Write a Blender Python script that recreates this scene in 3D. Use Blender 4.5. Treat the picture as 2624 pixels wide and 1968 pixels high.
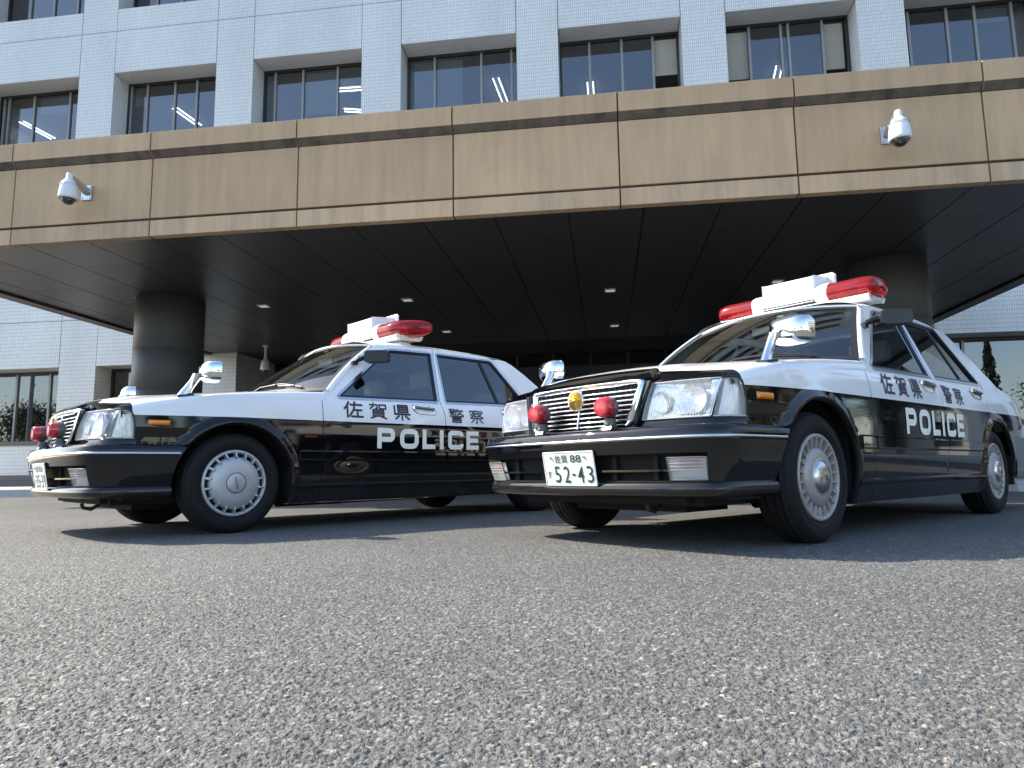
import bpy, bmesh, math, random
import numpy as np
from mathutils import Vector, Matrix, geometry
R = math.radians
sin, cos, pi = math.sin, math.cos, math.pi
for o in list(bpy.data.objects): bpy.data.objects.remove(o)
sc = bpy.context.scene
COL = sc.collection
random.seed(7)

# ------------------------------------------------------------------ camera
cam = bpy.data.cameras.new('camera'); camo = bpy.data.objects.new('camera', cam); COL.objects.link(camo)
cam.sensor_fit = 'HORIZONTAL'; cam.sensor_width = 36.0; cam.lens = 36.0*1757.7/2624
cam.clip_start = 0.02; cam.clip_end = 2000
PITCH, ROLL, CH = 0.1272, -0.0142, 0.35
fwd = Vector((0, cos(PITCH), sin(PITCH))); up0 = Vector((0, -sin(PITCH), cos(PITCH))); rt0 = Vector((1, 0, 0))
rt = cos(ROLL)*rt0+sin(ROLL)*up0; up = -sin(ROLL)*rt0+cos(ROLL)*up0
camo.matrix_world = Matrix(((rt.x, up.x, -fwd.x, 0), (rt.y, up.y, -fwd.y, 0), (rt.z, up.z, -fwd.z, CH), (0, 0, 0, 1)))
sc.camera = camo

# ------------------------------------------------------------------ sky, sun, exposure
SUN_TRAVEL = Vector((1.12, -0.36, -1.0)).normalized()
elev = math.asin(-SUN_TRAVEL.z); azim = math.atan2(-SUN_TRAVEL.x, -SUN_TRAVEL.y)
wd = bpy.data.worlds.new('World'); sc.world = wd; wd.use_nodes = True
wn = wd.node_tree; bg = wn.nodes['Background']
sky = wn.nodes.new('ShaderNodeTexSky'); sky.sky_type = 'NISHITA'; sky.sun_disc = False
sky.sun_elevation = elev; sky.sun_rotation = azim; sky.air_density = 1.0; sky.dust_density = 1.0; sky.ozone_density = 1.0
wn.links.new(sky.outputs[0], bg.inputs[0]); bg.inputs[1].default_value = 0.15
sl = bpy.data.lights.new('sun', 'SUN'); sl.energy = 3.3; sl.angle = R(0.53); sl.color = (1, .90, .75)
slo = bpy.data.objects.new('sun', sl); COL.objects.link(slo)
slo.rotation_euler = SUN_TRAVEL.to_track_quat('-Z', 'Y').to_euler()
sc.view_settings.view_transform = 'Standard'; sc.view_settings.look = 'None'
sc.view_settings.exposure = 1.45; sc.view_settings.gamma = 1
sc.cycles.max_bounces = 8; sc.cycles.transparent_max_bounces = 16; sc.cycles.caustics_reflective = False; sc.cycles.caustics_refractive = False
sc.cycles.sample_clamp_indirect = 6; sc.cycles.use_denoising = True

# ------------------------------------------------------------------ helpers
MATS = {}
def mat(name, col=(.5, .5, .5), rough=.5, metal=0, coat=0, spec=.5, noise=None, bump=None, emit=None, scale=20):
    if name in MATS: return MATS[name]
    m = bpy.data.materials.new(name); m.use_nodes = True; MATS[name] = m
    nt = m.node_tree; b = nt.nodes['Principled BSDF']
    b.inputs['Base Color'].default_value = (*col, 1); b.inputs['Roughness'].default_value = rough
    b.inputs['Metallic'].default_value = metal; b.inputs['Coat Weight'].default_value = coat; b.inputs['Coat Roughness'].default_value = .03
    b.inputs['Specular IOR Level'].default_value = spec
    if noise or bump:
        tc = nt.nodes.new('ShaderNodeTexCoord'); nz = nt.nodes.new('ShaderNodeTexNoise'); nz.inputs['Scale'].default_value = scale; nz.inputs['Detail'].default_value = 6
        nt.links.new(tc.outputs['Object'], nz.inputs['Vector'])
        if noise:
            cr = nt.nodes.new('ShaderNodeMix'); cr.data_type = 'RGBA'
            cr.inputs['A'].default_value = (*[c*(1-noise) for c in col], 1); cr.inputs['B'].default_value = (*[min(1, c*(1+noise)) for c in col], 1)
            nt.links.new(nz.outputs['Fac'], cr.inputs['Factor']); nt.links.new(cr.outputs['Result'], b.inputs['Base Color'])
        if bump:
            bp = nt.nodes.new('ShaderNodeBump'); bp.inputs['Strength'].default_value = bump; bp.inputs['Distance'].default_value = .01
            nt.links.new(nz.outputs['Fac'], bp.inputs['Height']); nt.links.new(bp.outputs[0], b.inputs['Normal'])
    if emit:
        b.inputs['Emission Color'].default_value = (*emit[0], 1); b.inputs['Emission Strength'].default_value = emit[1]
    return m
def glassmat(name, tint=(.6, .7, .68), ior=1.5, rough=0.0, alpha=1.0, bump=None):
    if name in MATS: return MATS[name]
    m = bpy.data.materials.new(name); m.use_nodes = True; MATS[name] = m
    nt = m.node_tree; nt.nodes.remove(nt.nodes['Principled BSDF']); out = nt.nodes['Material Output']
    t = nt.nodes.new('ShaderNodeBsdfTransparent'); t.inputs[0].default_value = (*tint, 1)
    g = nt.nodes.new('ShaderNodeBsdfGlossy'); g.inputs['Roughness'].default_value = rough; g.inputs[0].default_value = (1, 1, 1, 1)
    ge = nt.nodes.new('ShaderNodeNewGeometry'); dt = nt.nodes.new('ShaderNodeVectorMath'); dt.operation = 'DOT_PRODUCT'
    nt.links.new(ge.outputs['Normal'], dt.inputs[0]); nt.links.new(ge.outputs['Incoming'], dt.inputs[1])
    def mth(op, a, b=None):
        q = nt.nodes.new('ShaderNodeMath'); q.operation = op
        for i, x in enumerate((a, b)):
            if x is None: continue
            if isinstance(x, (int, float)): q.inputs[i].default_value = x
            else: nt.links.new(x, q.inputs[i])
        return q.outputs[0]
    F0 = 2*((ior-1)/(ior+1))**2/(1+((ior-1)/(ior+1))**2)     # both faces of the sheet
    p5 = mth('POWER', mth('SUBTRACT', 1.0, mth('ABSOLUTE', dt.outputs['Value'])), 5.0)
    fr = mth('ADD', mth('MULTIPLY', p5, 1-F0), F0)
    mx = nt.nodes.new('ShaderNodeMixShader')
    nt.links.new(fr, mx.inputs[0]); nt.links.new(t.outputs[0], mx.inputs[1]); nt.links.new(g.outputs[0], mx.inputs[2])
    if bump:
        tc = nt.nodes.new('ShaderNodeTexCoord'); w = nt.nodes.new('ShaderNodeTexWave'); w.bands_direction = 'Y'; w.inputs['Scale'].default_value = bump[0]; w.inputs['Distortion'].default_value = 0
        nt.links.new(tc.outputs['Object'], w.inputs['Vector']); bp = nt.nodes.new('ShaderNodeBump'); bp.inputs['Strength'].default_value = bump[1]; bp.inputs['Distance'].default_value = .004
        nt.links.new(w.outputs['Fac'], bp.inputs['Height']); nt.links.new(bp.outputs[0], g.inputs['Normal'])
    nt.links.new(mx.outputs[0], out.inputs[0])
    return m

class MB:
    """collects faces and becomes ONE mesh object"""
    def __init__(s): s.v = []; s.f = []; s.m = []; s.uv = []; s.sm = []
    def add(s, vs, fs, mi=0, smooth=False, uv=None):
        b = len(s.v); s.v += [tuple(p) for p in vs]
        for k, f in enumerate(fs):
            s.f.append([b+i for i in f]); s.m.append(mi); s.sm.append(smooth); s.uv.append(uv[k] if uv else None)
    def quad(s, a, b, c, d, mi=0, uv=None): s.add([a, b, c, d], [(0, 1, 2, 3)], mi, False, [uv] if uv else None)
    def box(s, x0, x1, y0, y1, z0, z1, mi=0, skip=''):
        v = [(x0, y0, z0), (x1, y0, z0), (x1, y1, z0), (x0, y1, z0), (x0, y0, z1), (x1, y0, z1), (x1, y1, z1), (x0, y1, z1)]
        F = {'b': (0, 3, 2, 1), 't': (4, 5, 6, 7), 'f': (0, 1, 5, 4), 'k': (2, 3, 7, 6), 'l': (3, 0, 4, 7), 'r': (1, 2, 6, 5)}
        fs = [f for k, f in F.items() if k not in skip]
        uv = []
        for k, f in F.items():
            if k in skip: continue
            pts = [v[i] for i in f]
            uv.append([(p[0], p[1]) if k in 'bt' else (p[0], p[2]) if k in 'fk' else (p[1], p[2]) for p in pts])
        s.add(v, fs, mi, False, uv)
    def tube(s, pts, r, n=10, mi=0, cap=True, smooth=True):
        pts = [Vector(p) for p in pts]; rs = r if isinstance(r, (list, tuple)) else [r]*len(pts); vs = []; prev = None
        for i, p in enumerate(pts):
            t = (pts[min(i+1, len(pts)-1)]-pts[max(i-1, 0)]).normalized()
            if prev is None: u = t.orthogonal().normalized()
            else: u = (prev-t*prev.dot(t)).normalized()
            prev = u; w = t.cross(u)
            vs += [p+rs[i]*(cos(2*pi*k/n)*u+sin(2*pi*k/n)*w) for k in range(n)]
        fs = [(i*n+k, i*n+(k+1) % n, (i+1)*n+(k+1) % n, (i+1)*n+k) for i in range(len(pts)-1) for k in range(n)]
        s.add(vs, fs, mi, smooth)
        if cap: s.add(vs[:n], [tuple(reversed(range(n)))], mi); s.add(vs[-n:], [tuple(range(n))], mi)
    def lathe(s, prof, n=48, axis='Z', org=(0, 0, 0), mi=0, smooth=True, a0=0, a1=2*pi, flip=False):
        full = abs(a1-a0-2*pi) < 1e-6; m = n if full else n+1; vs = []
        for (r, h) in prof:
            for k in range(m):
                a = a0+(a1-a0)*k/n; c, d = r*cos(a), r*sin(a)
                p = {'Z': (c, d, h), 'Y': (c, h, d), 'X': (h, c, d)}[axis]; vs.append((p[0]+org[0], p[1]+org[1], p[2]+org[2]))
        fs = []
        for i in range(len(prof)-1):
            for k in range(n):
                k2 = (k+1) % m if full else k+1
                q = (i*m+k, i*m+k2, (i+1)*m+k2, (i+1)*m+k); fs.append(q[::-1] if flip else q)
        s.add(vs, fs, mi, smooth)
    def grid(s, fn, nu, nv, mi=0, smooth=True, flip=False, mfn=None):
        vs = [fn(i/nu, j/nv) for i in range(nu+1) for j in range(nv+1)]; b = len(s.v); s.v += [tuple(p) for p in vs]
        for i in range(nu):
            for j in range(nv):
                q = [b+i*(nv+1)+j, b+(i+1)*(nv+1)+j, b+(i+1)*(nv+1)+j+1, b+i*(nv+1)+j+1]
                s.f.append(q[::-1] if flip else q); s.m.append(mfn(i, j) if mfn else mi); s.sm.append(smooth); s.uv.append(None)
    def poly(s, pts, mi=0): s.add(pts, [tuple(range(len(pts)))], mi)
    def prism(s, pts, vec, mi=0, cap=True):
        n = len(pts); vec = Vector(vec); q = [Vector(p) for p in pts]; t = [p+vec for p in q]
        s.add(q+t, [(i, (i+1) % n, n+(i+1) % n, n+i) for i in range(n)], mi)
        if cap: s.add(q, [tuple(reversed(range(n)))], mi); s.add(t, [tuple(range(n))], mi)
    def mirror(s):
        o = MB(); o.v = [(x, -y, z) for x, y, z in s.v]; o.f = [f[::-1] for f in s.f]; o.m = list(s.m); o.uv = [u[::-1] if u else None for u in s.uv]; o.sm = list(s.sm); return o
    def join(s, o):
        b = len(s.v); s.v += o.v; s.f += [[b+i for i in f] for f in o.f]; s.m += o.m; s.uv += o.uv; s.sm += o.sm; return s
    def xf(s, M): s.v = [tuple(M @ Vector(p)) for p in s.v]; return s
    def build(s, name, mats, parent=None, bevel=0, recalc=True, loc=None):
        me = bpy.data.meshes.new(name); me.from_pydata(s.v, [], s.f)
        for m in (mats if isinstance(mats, (list, tuple)) else [mats]): me.materials.append(m)
        me.polygons.foreach_set('material_index', s.m); me.polygons.foreach_set('use_smooth', s.sm)
        if any(s.uv):
            ul = me.uv_layers.new(name='UVMap'); i = 0
            for p, u in zip(me.polygons, s.uv):
                for k in range(p.loop_total):
                    if u: ul.data[p.loop_start+k].uv = u[k]
        me.update()
        if recalc or bevel:
            bm = bmesh.new(); bm.from_mesh(me)
            if recalc: bmesh.ops.recalc_face_normals(bm, faces=bm.faces)
            if bevel:
                bmesh.ops.remove_doubles(bm, verts=bm.verts, dist=1e-5)
                es = [e for e in bm.edges if len(e.link_faces) == 2 and e.calc_face_angle(0) > .5]
                bmesh.ops.bevel(bm, geom=es, offset=bevel, segments=2, profile=.5, affect='EDGES', clamp_overlap=True)
            bm.to_mesh(me); bm.free()
        o = bpy.data.objects.new(name, me); COL.objects.link(o)
        if parent: o.parent = parent
        if loc: o.location = loc
        return o
def tag(o, label=None, cat=None, group=None, kind=None):
    for k, v in (('label', label), ('category', cat), ('group', group), ('kind', kind)):
        if v: o[k] = v
    return o
def empty(name, loc=(0, 0, 0), rz=0):
    o = bpy.data.objects.new(name, None); COL.objects.link(o); o.location = loc; o.rotation_euler = (0, 0, rz); o.empty_display_size = .3; return o
def copy_tree(o, parent=None):
    c = o.copy(); COL.objects.link(c); c.parent = parent
    for ch in [x for x in bpy.data.objects if x.parent == o]: copy_tree(ch, c)
    return c
def lerp_t(tab, x):
    if x <= tab[0][0]: return tab[0][1]
    for (a, b), (c, d) in zip(tab, tab[1:]):
        if x <= c: return b+(d-b)*(x-a)/(c-a)
    return tab[-1][1]
def smooth_t(tab):
    """monotone cubic through a table"""
    xs = [t[0] for t in tab]; ys = [t[1] for t in tab]; n = len(xs)
    d = [(ys[i+1]-ys[i])/(xs[i+1]-xs[i]) for i in range(n-1)]
    m = [d[0]]+[0 if d[i-1]*d[i] <= 0 else 2*d[i-1]*d[i]/(d[i-1]+d[i]) for i in range(1, n-1)]+[d[-1]]
    def f(x):
        x = min(max(x, xs[0]), xs[-1]); i = 0
        while i < n-2 and x > xs[i+1]: i += 1
        h = xs[i+1]-xs[i]; t = (x-xs[i])/h
        return (2*t**3-3*t*t+1)*ys[i]+(t**3-2*t*t+t)*h*m[i]+(-2*t**3+3*t*t)*ys[i+1]+(t**3-t*t)*h*m[i+1]
    return f
def sstep(a, b, x):
    t = min(1, max(0, (x-a)/(b-a))); return t*t*(3-2*t)
_tc = {}
def text_mesh(txt, bold=0.0, res=3):
    key = (txt, bold)
    if key in _tc: return _tc[key]
    cu = bpy.data.curves.new('lettering', 'FONT'); cu.body = txt; cu.size = 1; cu.offset = bold; cu.resolution_u = res; cu.fill_mode = 'FRONT'
    ob = bpy.data.objects.new('lettering', cu); COL.objects.link(ob)
    dg = bpy.context.evaluated_depsgraph_get(); dg.update(); me = ob.evaluated_get(dg).to_mesh()
    vs = [(v.co.x, v.co.y) for v in me.vertices]; fs = [tuple(p.vertices) for p in me.polygons]
    ob.evaluated_get(dg).to_mesh_clear(); bpy.data.objects.remove(ob); bpy.data.curves.remove(cu)
    if vs:
        x0 = min(v[0] for v in vs); x1 = max(v[0] for v in vs); y0 = min(v[1] for v in vs); y1 = max(v[1] for v in vs)
        vs = [((x-x0)/(x1-x0), (y-y0)/(y1-y0)) for x, y in vs]
    _tc[key] = (vs, fs); return _tc[key]
def put_text(mb, txt, fn, bold=0.0, mi=0, res=3, cuts=0):
    """fn maps unit square (s,t) to a point; cuts slices the glyph so that it can follow a curved panel"""
    vs, fs = text_mesh(txt, bold, res)
    if cuts:
        bm = bmesh.new(); bv = [bm.verts.new((x, y, 0)) for x, y in vs]
        for f in fs:
            try: bm.faces.new([bv[i] for i in f])
            except ValueError: pass
        for k in range(1, cuts):
            for n_ in ((1, 0, 0), (0, 1, 0)): bmesh.ops.bisect_plane(bm, geom=bm.verts[:]+bm.edges[:]+bm.faces[:], plane_co=(k/cuts, k/cuts, 0), plane_no=n_)
        bm.verts.index_update(); vs = [(v.co.x, v.co.y) for v in bm.verts]; fs = [tuple(v.index for v in f.verts) for f in bm.faces]; bm.free()
    mb.add([fn(x, y) for x, y in vs], fs, mi)

# ------------------------------------------------------------------ materials
def paint(name, col):
    m = mat(name, col, .28, coat=1.0); return m
BLACK = mat('black_car_paint', (.0035, .004, .0055), .4, coat=1.0, spec=0)
WHITE = mat('white_car_paint', (.90, .90, .895), .4, coat=1.0, spec=.1)
def weather(m, dust):
    """very slight waviness of the sheet metal, uneven polish and road film low on the body"""
    nt = m.node_tree; b = nt.nodes['Principled BSDF']; L = nt.links.new; N = nt.nodes.new; tc = N('ShaderNodeTexCoord')
    n1 = N('ShaderNodeTexNoise'); n1.inputs['Scale'].default_value = 2.2; n1.inputs['Detail'].default_value = 1; L(tc.outputs['Object'], n1.inputs[0])
    bp = N('ShaderNodeBump'); bp.inputs['Strength'].default_value = .2; bp.inputs['Distance'].default_value = .004; L(n1.outputs[0], bp.inputs['Height']); L(bp.outputs[0], b.inputs['Coat Normal'])
    n2 = N('ShaderNodeTexNoise'); n2.inputs['Scale'].default_value = 7; n2.inputs['Detail'].default_value = 8; L(tc.outputs['Object'], n2.inputs[0])
    mr = N('ShaderNodeMapRange'); mr.inputs[1].default_value = .35; mr.inputs[2].default_value = .75; mr.inputs[3].default_value = .015; mr.inputs[4].default_value = .09; L(n2.outputs[0], mr.inputs[0]); L(mr.outputs[0], b.inputs['Coat Roughness'])
    sx = N('ShaderNodeSeparateXYZ'); L(tc.outputs['Object'], sx.inputs[0]); lo = N('ShaderNodeMapRange'); lo.inputs[1].default_value = .48; lo.inputs[2].default_value = .18; L(sx.outputs[2], lo.inputs[0])
    mu = N('ShaderNodeMath'); mu.operation = 'MULTIPLY'; L(lo.outputs[0], mu.inputs[0]); L(n2.outputs[0], mu.inputs[1]); m2 = N('ShaderNodeMath'); m2.operation = 'MULTIPLY'; m2.inputs[1].default_value = dust; L(mu.outputs[0], m2.inputs[0])
    mx = N('ShaderNodeMix'); mx.data_type = 'RGBA'; mx.inputs['A'].default_value = b.inputs['Base Color'].default_value; mx.inputs['B'].default_value = (.20, .185, .16, 1); L(m2.outputs[0], mx.inputs['Factor']); L(mx.outputs['Result'], b.inputs['Base Color'])
weather(BLACK, .16); weather(WHITE, 0)
CHROME = mat('chrome', (.86, .87, .88), .03, metal=1)
SATIN = mat('satin_chrome', (.62, .65, .70), .22, metal=1)
RUBBER = mat('tyre_rubber', (.0085, .0085, .009), .7, spec=.3, noise=.25, bump=.12, scale=60)
PLASTIC = mat('black_plastic', (.015, .016, .018), .38, noise=.2, scale=90)
DARK = mat('dark_underbody', (.008, .008, .008), .9)
GREYPL = mat('grey_plastic', (.12, .125, .13), .45)
COVER = mat('silver_wheel_cover', (.48, .48, .49), .38, metal=.4, noise=.08, scale=40)
COVERD = mat('dull_silver_cover', (.39, .37, .35), .45, metal=.35, noise=.2, scale=55)
AMBER = mat('amber_lens', (.85, .25, .012), .18, coat=.6)
REDL = mat('red_lens', (.62, .012, .018), .18, coat=.8, spec=.6)
LAMPW = mat('white_lamp_housing', (.78, .78, .76), .35, coat=.4)
KANJI = mat('navy_lettering', (.028, .024, .045), .5)
REFLW = mat('reflective_white_lettering', (.95, .92, .82), .5)
PLATEW = mat('plate_white', (.82, .82, .80), .45)
PLATEG = mat('plate_green', (.007, .062, .028), .45)
REFLCHROME = mat('reflection_dark_chrome', (.22, .225, .23), .08, metal=1)  # dark ground mirrored in the door grips is put into the colour
GOLD = mat('gold', (.66, .45, .13), .28, metal=1)
SEAT = mat('grey_seat_fabric', (.10, .11, .13), .85, noise=.15, scale=60)
SEATCOV = mat('pale_seat_cover', (.62, .64, .64), .8, noise=.05, scale=40)
MIRR = mat('mirror_glass', (.75, .78, .78), .02, metal=1)
GLASS = glassmat('car_glass', (.27, .33, .34), 1.8)
WSGLASS = glassmat('windscreen_glass', (.50, .54, .50), 1.6)
LENS = glassmat('clear_lens', (.93, .95, .95), 1.5, .02, bump=(38, .7))
def haze_lens(m, amt, col=(.86, .88, .90)):
    nt = m.node_tree; out = nt.nodes['Material Output']; src = out.inputs[0].links[0].from_socket
    d = nt.nodes.new('ShaderNodeBsdfDiffuse'); d.inputs[0].default_value = (*col, 1); tr = nt.nodes.new('ShaderNodeBsdfTranslucent'); tr.inputs[0].default_value = (*col, 1)
    a = nt.nodes.new('ShaderNodeMixShader'); a.inputs[0].default_value = .5; nt.links.new(d.outputs[0], a.inputs[1]); nt.links.new(tr.outputs[0], a.inputs[2])
    b = nt.nodes.new('ShaderNodeMixShader'); b.inputs[0].default_value = amt; nt.links.new(src, b.inputs[1]); nt.links.new(a.outputs[0], b.inputs[2]); nt.links.new(b.outputs[0], out.inputs[0])
haze_lens(LENS, .30)
REFLECTOR = mat('lamp_reflector', (.86, .87, .88), .16, metal=1, bump=.6, scale=26)
BULB = mat('frosted_inner_lens', (.86, .88, .90), .25, metal=.5, bump=.3, scale=40)

# red dome glass: tinted, lets the inside show
def redglass():
    m = bpy.data.materials.new('red_beacon_glass'); m.use_nodes = True; nt = m.node_tree; b = nt.nodes['Principled BSDF']
    b.inputs['Base Color'].default_value = (.38, .004, .010, 1); b.inputs['Roughness'].default_value = .12; b.inputs['Coat Weight'].default_value = 1
    b.inputs['Subsurface Weight'].default_value = .0
    t = nt.nodes.new('ShaderNodeBsdfTransparent'); t.inputs[0].default_value = (.95, .05, .05, 1)
    mx = nt.nodes.new('ShaderNodeMixShader'); mx.inputs[0].default_value = .5
    nt.links.new(t.outputs[0], mx.inputs[1]); nt.links.new(b.outputs[0], mx.inputs[2]); nt.links.new(mx.outputs[0], nt.nodes['Material Output'].inputs[0])
    return m
REDGLASS = redglass()

# ------------------------------------------------------------------ building frame: u along the facade, w into the building
CA = -0.1343
def uw(u, w, z=0): return Vector((u*cos(CA)-w*sin(CA), u*sin(CA)+w*cos(CA), z))
WC, WF, REC = 7.98, 16.4, .6
def tilemat():
    m = bpy.data.materials.new('white_glazed_tile'); m.use_nodes = True; nt = m.node_tree; b = nt.nodes['Principled BSDF']
    uv = nt.nodes.new('ShaderNodeUVMap'); br = nt.nodes.new('ShaderNodeTexBrick'); br.offset = 0; br.squash = 1
    br.inputs['Scale'].default_value = 1; br.inputs['Brick Width'].default_value = .05; br.inputs['Row Height'].default_value = .1
    br.inputs['Mortar Size'].default_value = .0032; br.inputs['Mortar Smooth'].default_value = .2; br.inputs['Bias'].default_value = 0
    br.inputs['Color1'].default_value = (.735, .735, .70, 1); br.inputs['Color2'].default_value = (.675, .68, .655, 1); br.inputs['Mortar'].default_value = (.22, .235, .25, 1)
    nz = nt.nodes.new('ShaderNodeTexNoise'); nz.inputs['Scale'].default_value = .7; nz.inputs['Detail'].default_value = 8
    mp = nt.nodes.new('ShaderNodeMapping'); mp.inputs['Scale'].default_value = (1, .25, 1)
    mr = nt.nodes.new('ShaderNodeMapRange'); mr.inputs[1].default_value = .3; mr.inputs[2].default_value = .7; mr.inputs[3].default_value = .90; mr.inputs[4].default_value = 1.05
    mx = nt.nodes.new('ShaderNodeMix'); mx.data_type = 'RGBA'; mx.blend_type = 'MULTIPLY'; mx.inputs['Factor'].default_value = 1
    bp = nt.nodes.new('ShaderNodeBump'); bp.inputs['Strength'].default_value = .5; bp.inputs['Distance'].default_value = .003; bp.invert = True
    L = nt.links.new
    L(uv.outputs[0], br.inputs[0]); L(uv.outputs[0], mp.inputs[0]); L(mp.outputs[0], nz.inputs[0]); L(nz.outputs[0], mr.inputs[0])
    L(br.outputs['Color'], mx.inputs['A']); L(mr.outputs[0], mx.inputs['B']); L(mx.outputs['Result'], b.inputs['Base Color'])
    L(br.outputs['Fac'], bp.inputs['Height']); L(bp.outputs[0], b.inputs['Normal'])
    b.inputs['Roughness'].default_value = .3
    return m
TILE = tilemat()
def stonemat(name, col, stain, rough=.8):
    m = bpy.data.materials.new(name); m.use_nodes = True; nt = m.node_tree; b = nt.nodes['Principled BSDF']; L = nt.links.new
    tc = nt.nodes.new('ShaderNodeTexCoord')
    mp = nt.nodes.new('ShaderNodeMapping'); mp.inputs['Scale'].default_value = (5, 5, .55)
    n1 = nt.nodes.new('ShaderNodeTexNoise'); n1.inputs['Scale'].default_value = 1.3; n1.inputs['Detail'].default_value = 9; n1.inputs['Roughness'].default_value = .62
    n2 = nt.nodes.new('ShaderNodeTexNoise'); n2.inputs['Scale'].default_value = 60; n2.inputs['Detail'].default_value = 4
    n3 = nt.nodes.new('ShaderNodeTexNoise'); n3.inputs['Scale'].default_value = .9; n3.inputs['Detail'].default_value = 3
    L(tc.outputs['Object'], mp.inputs[0]); L(mp.outputs[0], n1.inputs[0]); L(tc.outputs['Object'], n2.inputs[0]); L(tc.outputs['Object'], n3.inputs[0])
    r1 = nt.nodes.new('ShaderNodeValToRGB'); e = r1.color_ramp.elements
    e[0].position = .30; e[0].color = (*stain, 1); e[1].position = .56; e[1].color = (*col, 1)
    x = e.new(.78); x.color = (*[min(1, c*1.10) for c in col], 1)
    L(n1.outputs[0], r1.inputs[0])
    m2 = nt.nodes.new('ShaderNodeMix'); m2.data_type = 'RGBA'; m2.blend_type = 'MULTIPLY'; m2.inputs['Factor'].default_value = 1
    mr = nt.nodes.new('ShaderNodeMapRange'); mr.inputs[1].default_value = .25; mr.inputs[2].default_value = .75; mr.inputs[3].default_value = .82; mr.inputs[4].default_value = 1.14
    ad = nt.nodes.new('ShaderNodeMath'); ad.operation = 'MULTIPLY_ADD'; ad.inputs[1].default_value = .5; ad.inputs[2].default_value = 0
    ad2 = nt.nodes.new('ShaderNodeMath'); ad2.operation = 'MULTIPLY_ADD'; ad2.inputs[1].default_value = .5
    L(n2.outputs[0], ad.inputs[0]); L(n3.outputs[0], ad2.inputs[0]); L(ad.outputs[0], ad2.inputs[2]); L(ad2.outputs[0], mr.inputs[0])
    L(r1.outputs[0], m2.inputs['A']); L(mr.outputs[0], m2.inputs['B']); oi = nt.nodes.new('ShaderNodeObjectInfo'); om = nt.nodes.new('ShaderNodeMapRange'); om.inputs[3].default_value = .93; om.inputs[4].default_value = 1.06; L(oi.outputs['Random'], om.inputs[0])
    m3 = nt.nodes.new('ShaderNodeMix'); m3.data_type = 'RGBA'; m3.blend_type = 'MULTIPLY'; m3.inputs['Factor'].default_value = 1; L(m2.outputs['Result'], m3.inputs['A']); L(om.outputs[0], m3.inputs['B']); L(m3.outputs['Result'], b.inputs['Base Color'])
    bp = nt.nodes.new('ShaderNodeBump'); bp.inputs['Strength'].default_value = .35; bp.inputs['Distance'].default_value = .006; L(n2.outputs[0], bp.inputs['Height']); L(bp.outputs[0], b.inputs['Normal'])
    b.inputs['Roughness'].default_value = rough
    return m
TAN = stonemat('tan_stucco_panel', (.545, .37, .215), (.455, .315, .19))
TANLOW = stonemat('streaked_tan_stucco', (.58, .405, .245), (.42, .30, .20))
LIPU = stonemat('shaded_lip_underside', (.13, .10, .075), (.05, .042, .036))  # shade under the coping lip is put into this darker colour
JOINT = mat('dark_joint', (.06, .053, .048), .8)
PLINTH = mat('brown_granite', (.10, .085, .078), .5, noise=.25, scale=30)
BRONZE = mat('bronze_window_frame', (.045, .04, .037), .4, metal=.4)
MULL = mat('grey_mullion', (.27, .262, .25), .45, metal=.3)
WGLASS = glassmat('office_glass', (.36, .42, .47), 1.8)
DGLASS = glassmat('entrance_glass', (.10, .11, .12), 1.6)
INWALL = mat('office_interior_wall', (.32, .31, .29), .9)
INCEIL = mat('office_ceiling', (.42, .42, .40), .9)
TUBE = mat('lit_fluorescent_tube', (1, 1, 1), .5, emit=((1, .97, .90), 3.2))
BLIND = mat('venetian_blind', (.62, .63, .60), .6)
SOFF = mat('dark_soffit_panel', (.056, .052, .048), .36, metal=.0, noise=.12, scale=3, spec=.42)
SOFFE = mat('soffit_edge_trim', (.085, .07, .062), .5)
COLM = mat('grey_granite', (.078, .077, .076), .5, noise=.25, scale=70, spec=.35)
CONC = mat('kerb_concrete', (.36, .36, .37), .85, noise=.22, bump=.3, scale=14)
PAVE = mat('paving', (.44, .41, .37), .85, noise=.15, bump=.2, scale=20)
CCTV = mat('white_camera_housing', (.74, .75, .77), .35, coat=.3)
DOME = mat('smoked_dome', (.03, .035, .035), .06, coat=1)
STEEL = mat('galvanised_steel', (.55, .56, .57), .35, metal=.9, noise=.1)

HEADS = [3.3, 7.66, 11.66, 15.66, 19.66, 23.66, 27.66]
WL = [-17.57+4.17*i for i in range(9)]; WW = 3.08; UL, UR = -19.5, 19.95; TOPZ = 30.2
bld = empty('office_building', uw(0, 0), CA)
tag(bld, 'white tiled office building with rows of recessed windows behind the canopy', 'building')
ENT0, ENT1 = -9.4, 6.4
wall = MB(); G = .008
def zsegs(z0, z1):
    br = [h+1.27 for h in HEADS]; a = z0
    for b in br+[1e9]:
        if b <= a: continue
        e = min(b, z1); yield a+(G if a != z0 else 0), e-(G if e != z1 else 0)
        a = e
        if a >= z1: break
edges = [UL]+[x for l in WL for x in (l, l+WW)]+[UR]
for k in range(0, len(edges), 2):
    a, b = edges[k], edges[k+1]
    for z0, z1 in zsegs(.44 if b < 5 else .15, TOPZ):
        z0e = z0
        if b > ENT0+.1 and a < ENT1-.1 and z0 < 3.6: z0e = 3.605
        if z1 > z0e: wall.box(a+G, b-G, WF, WF+.75, z0e, z1, skip='k')
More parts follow.
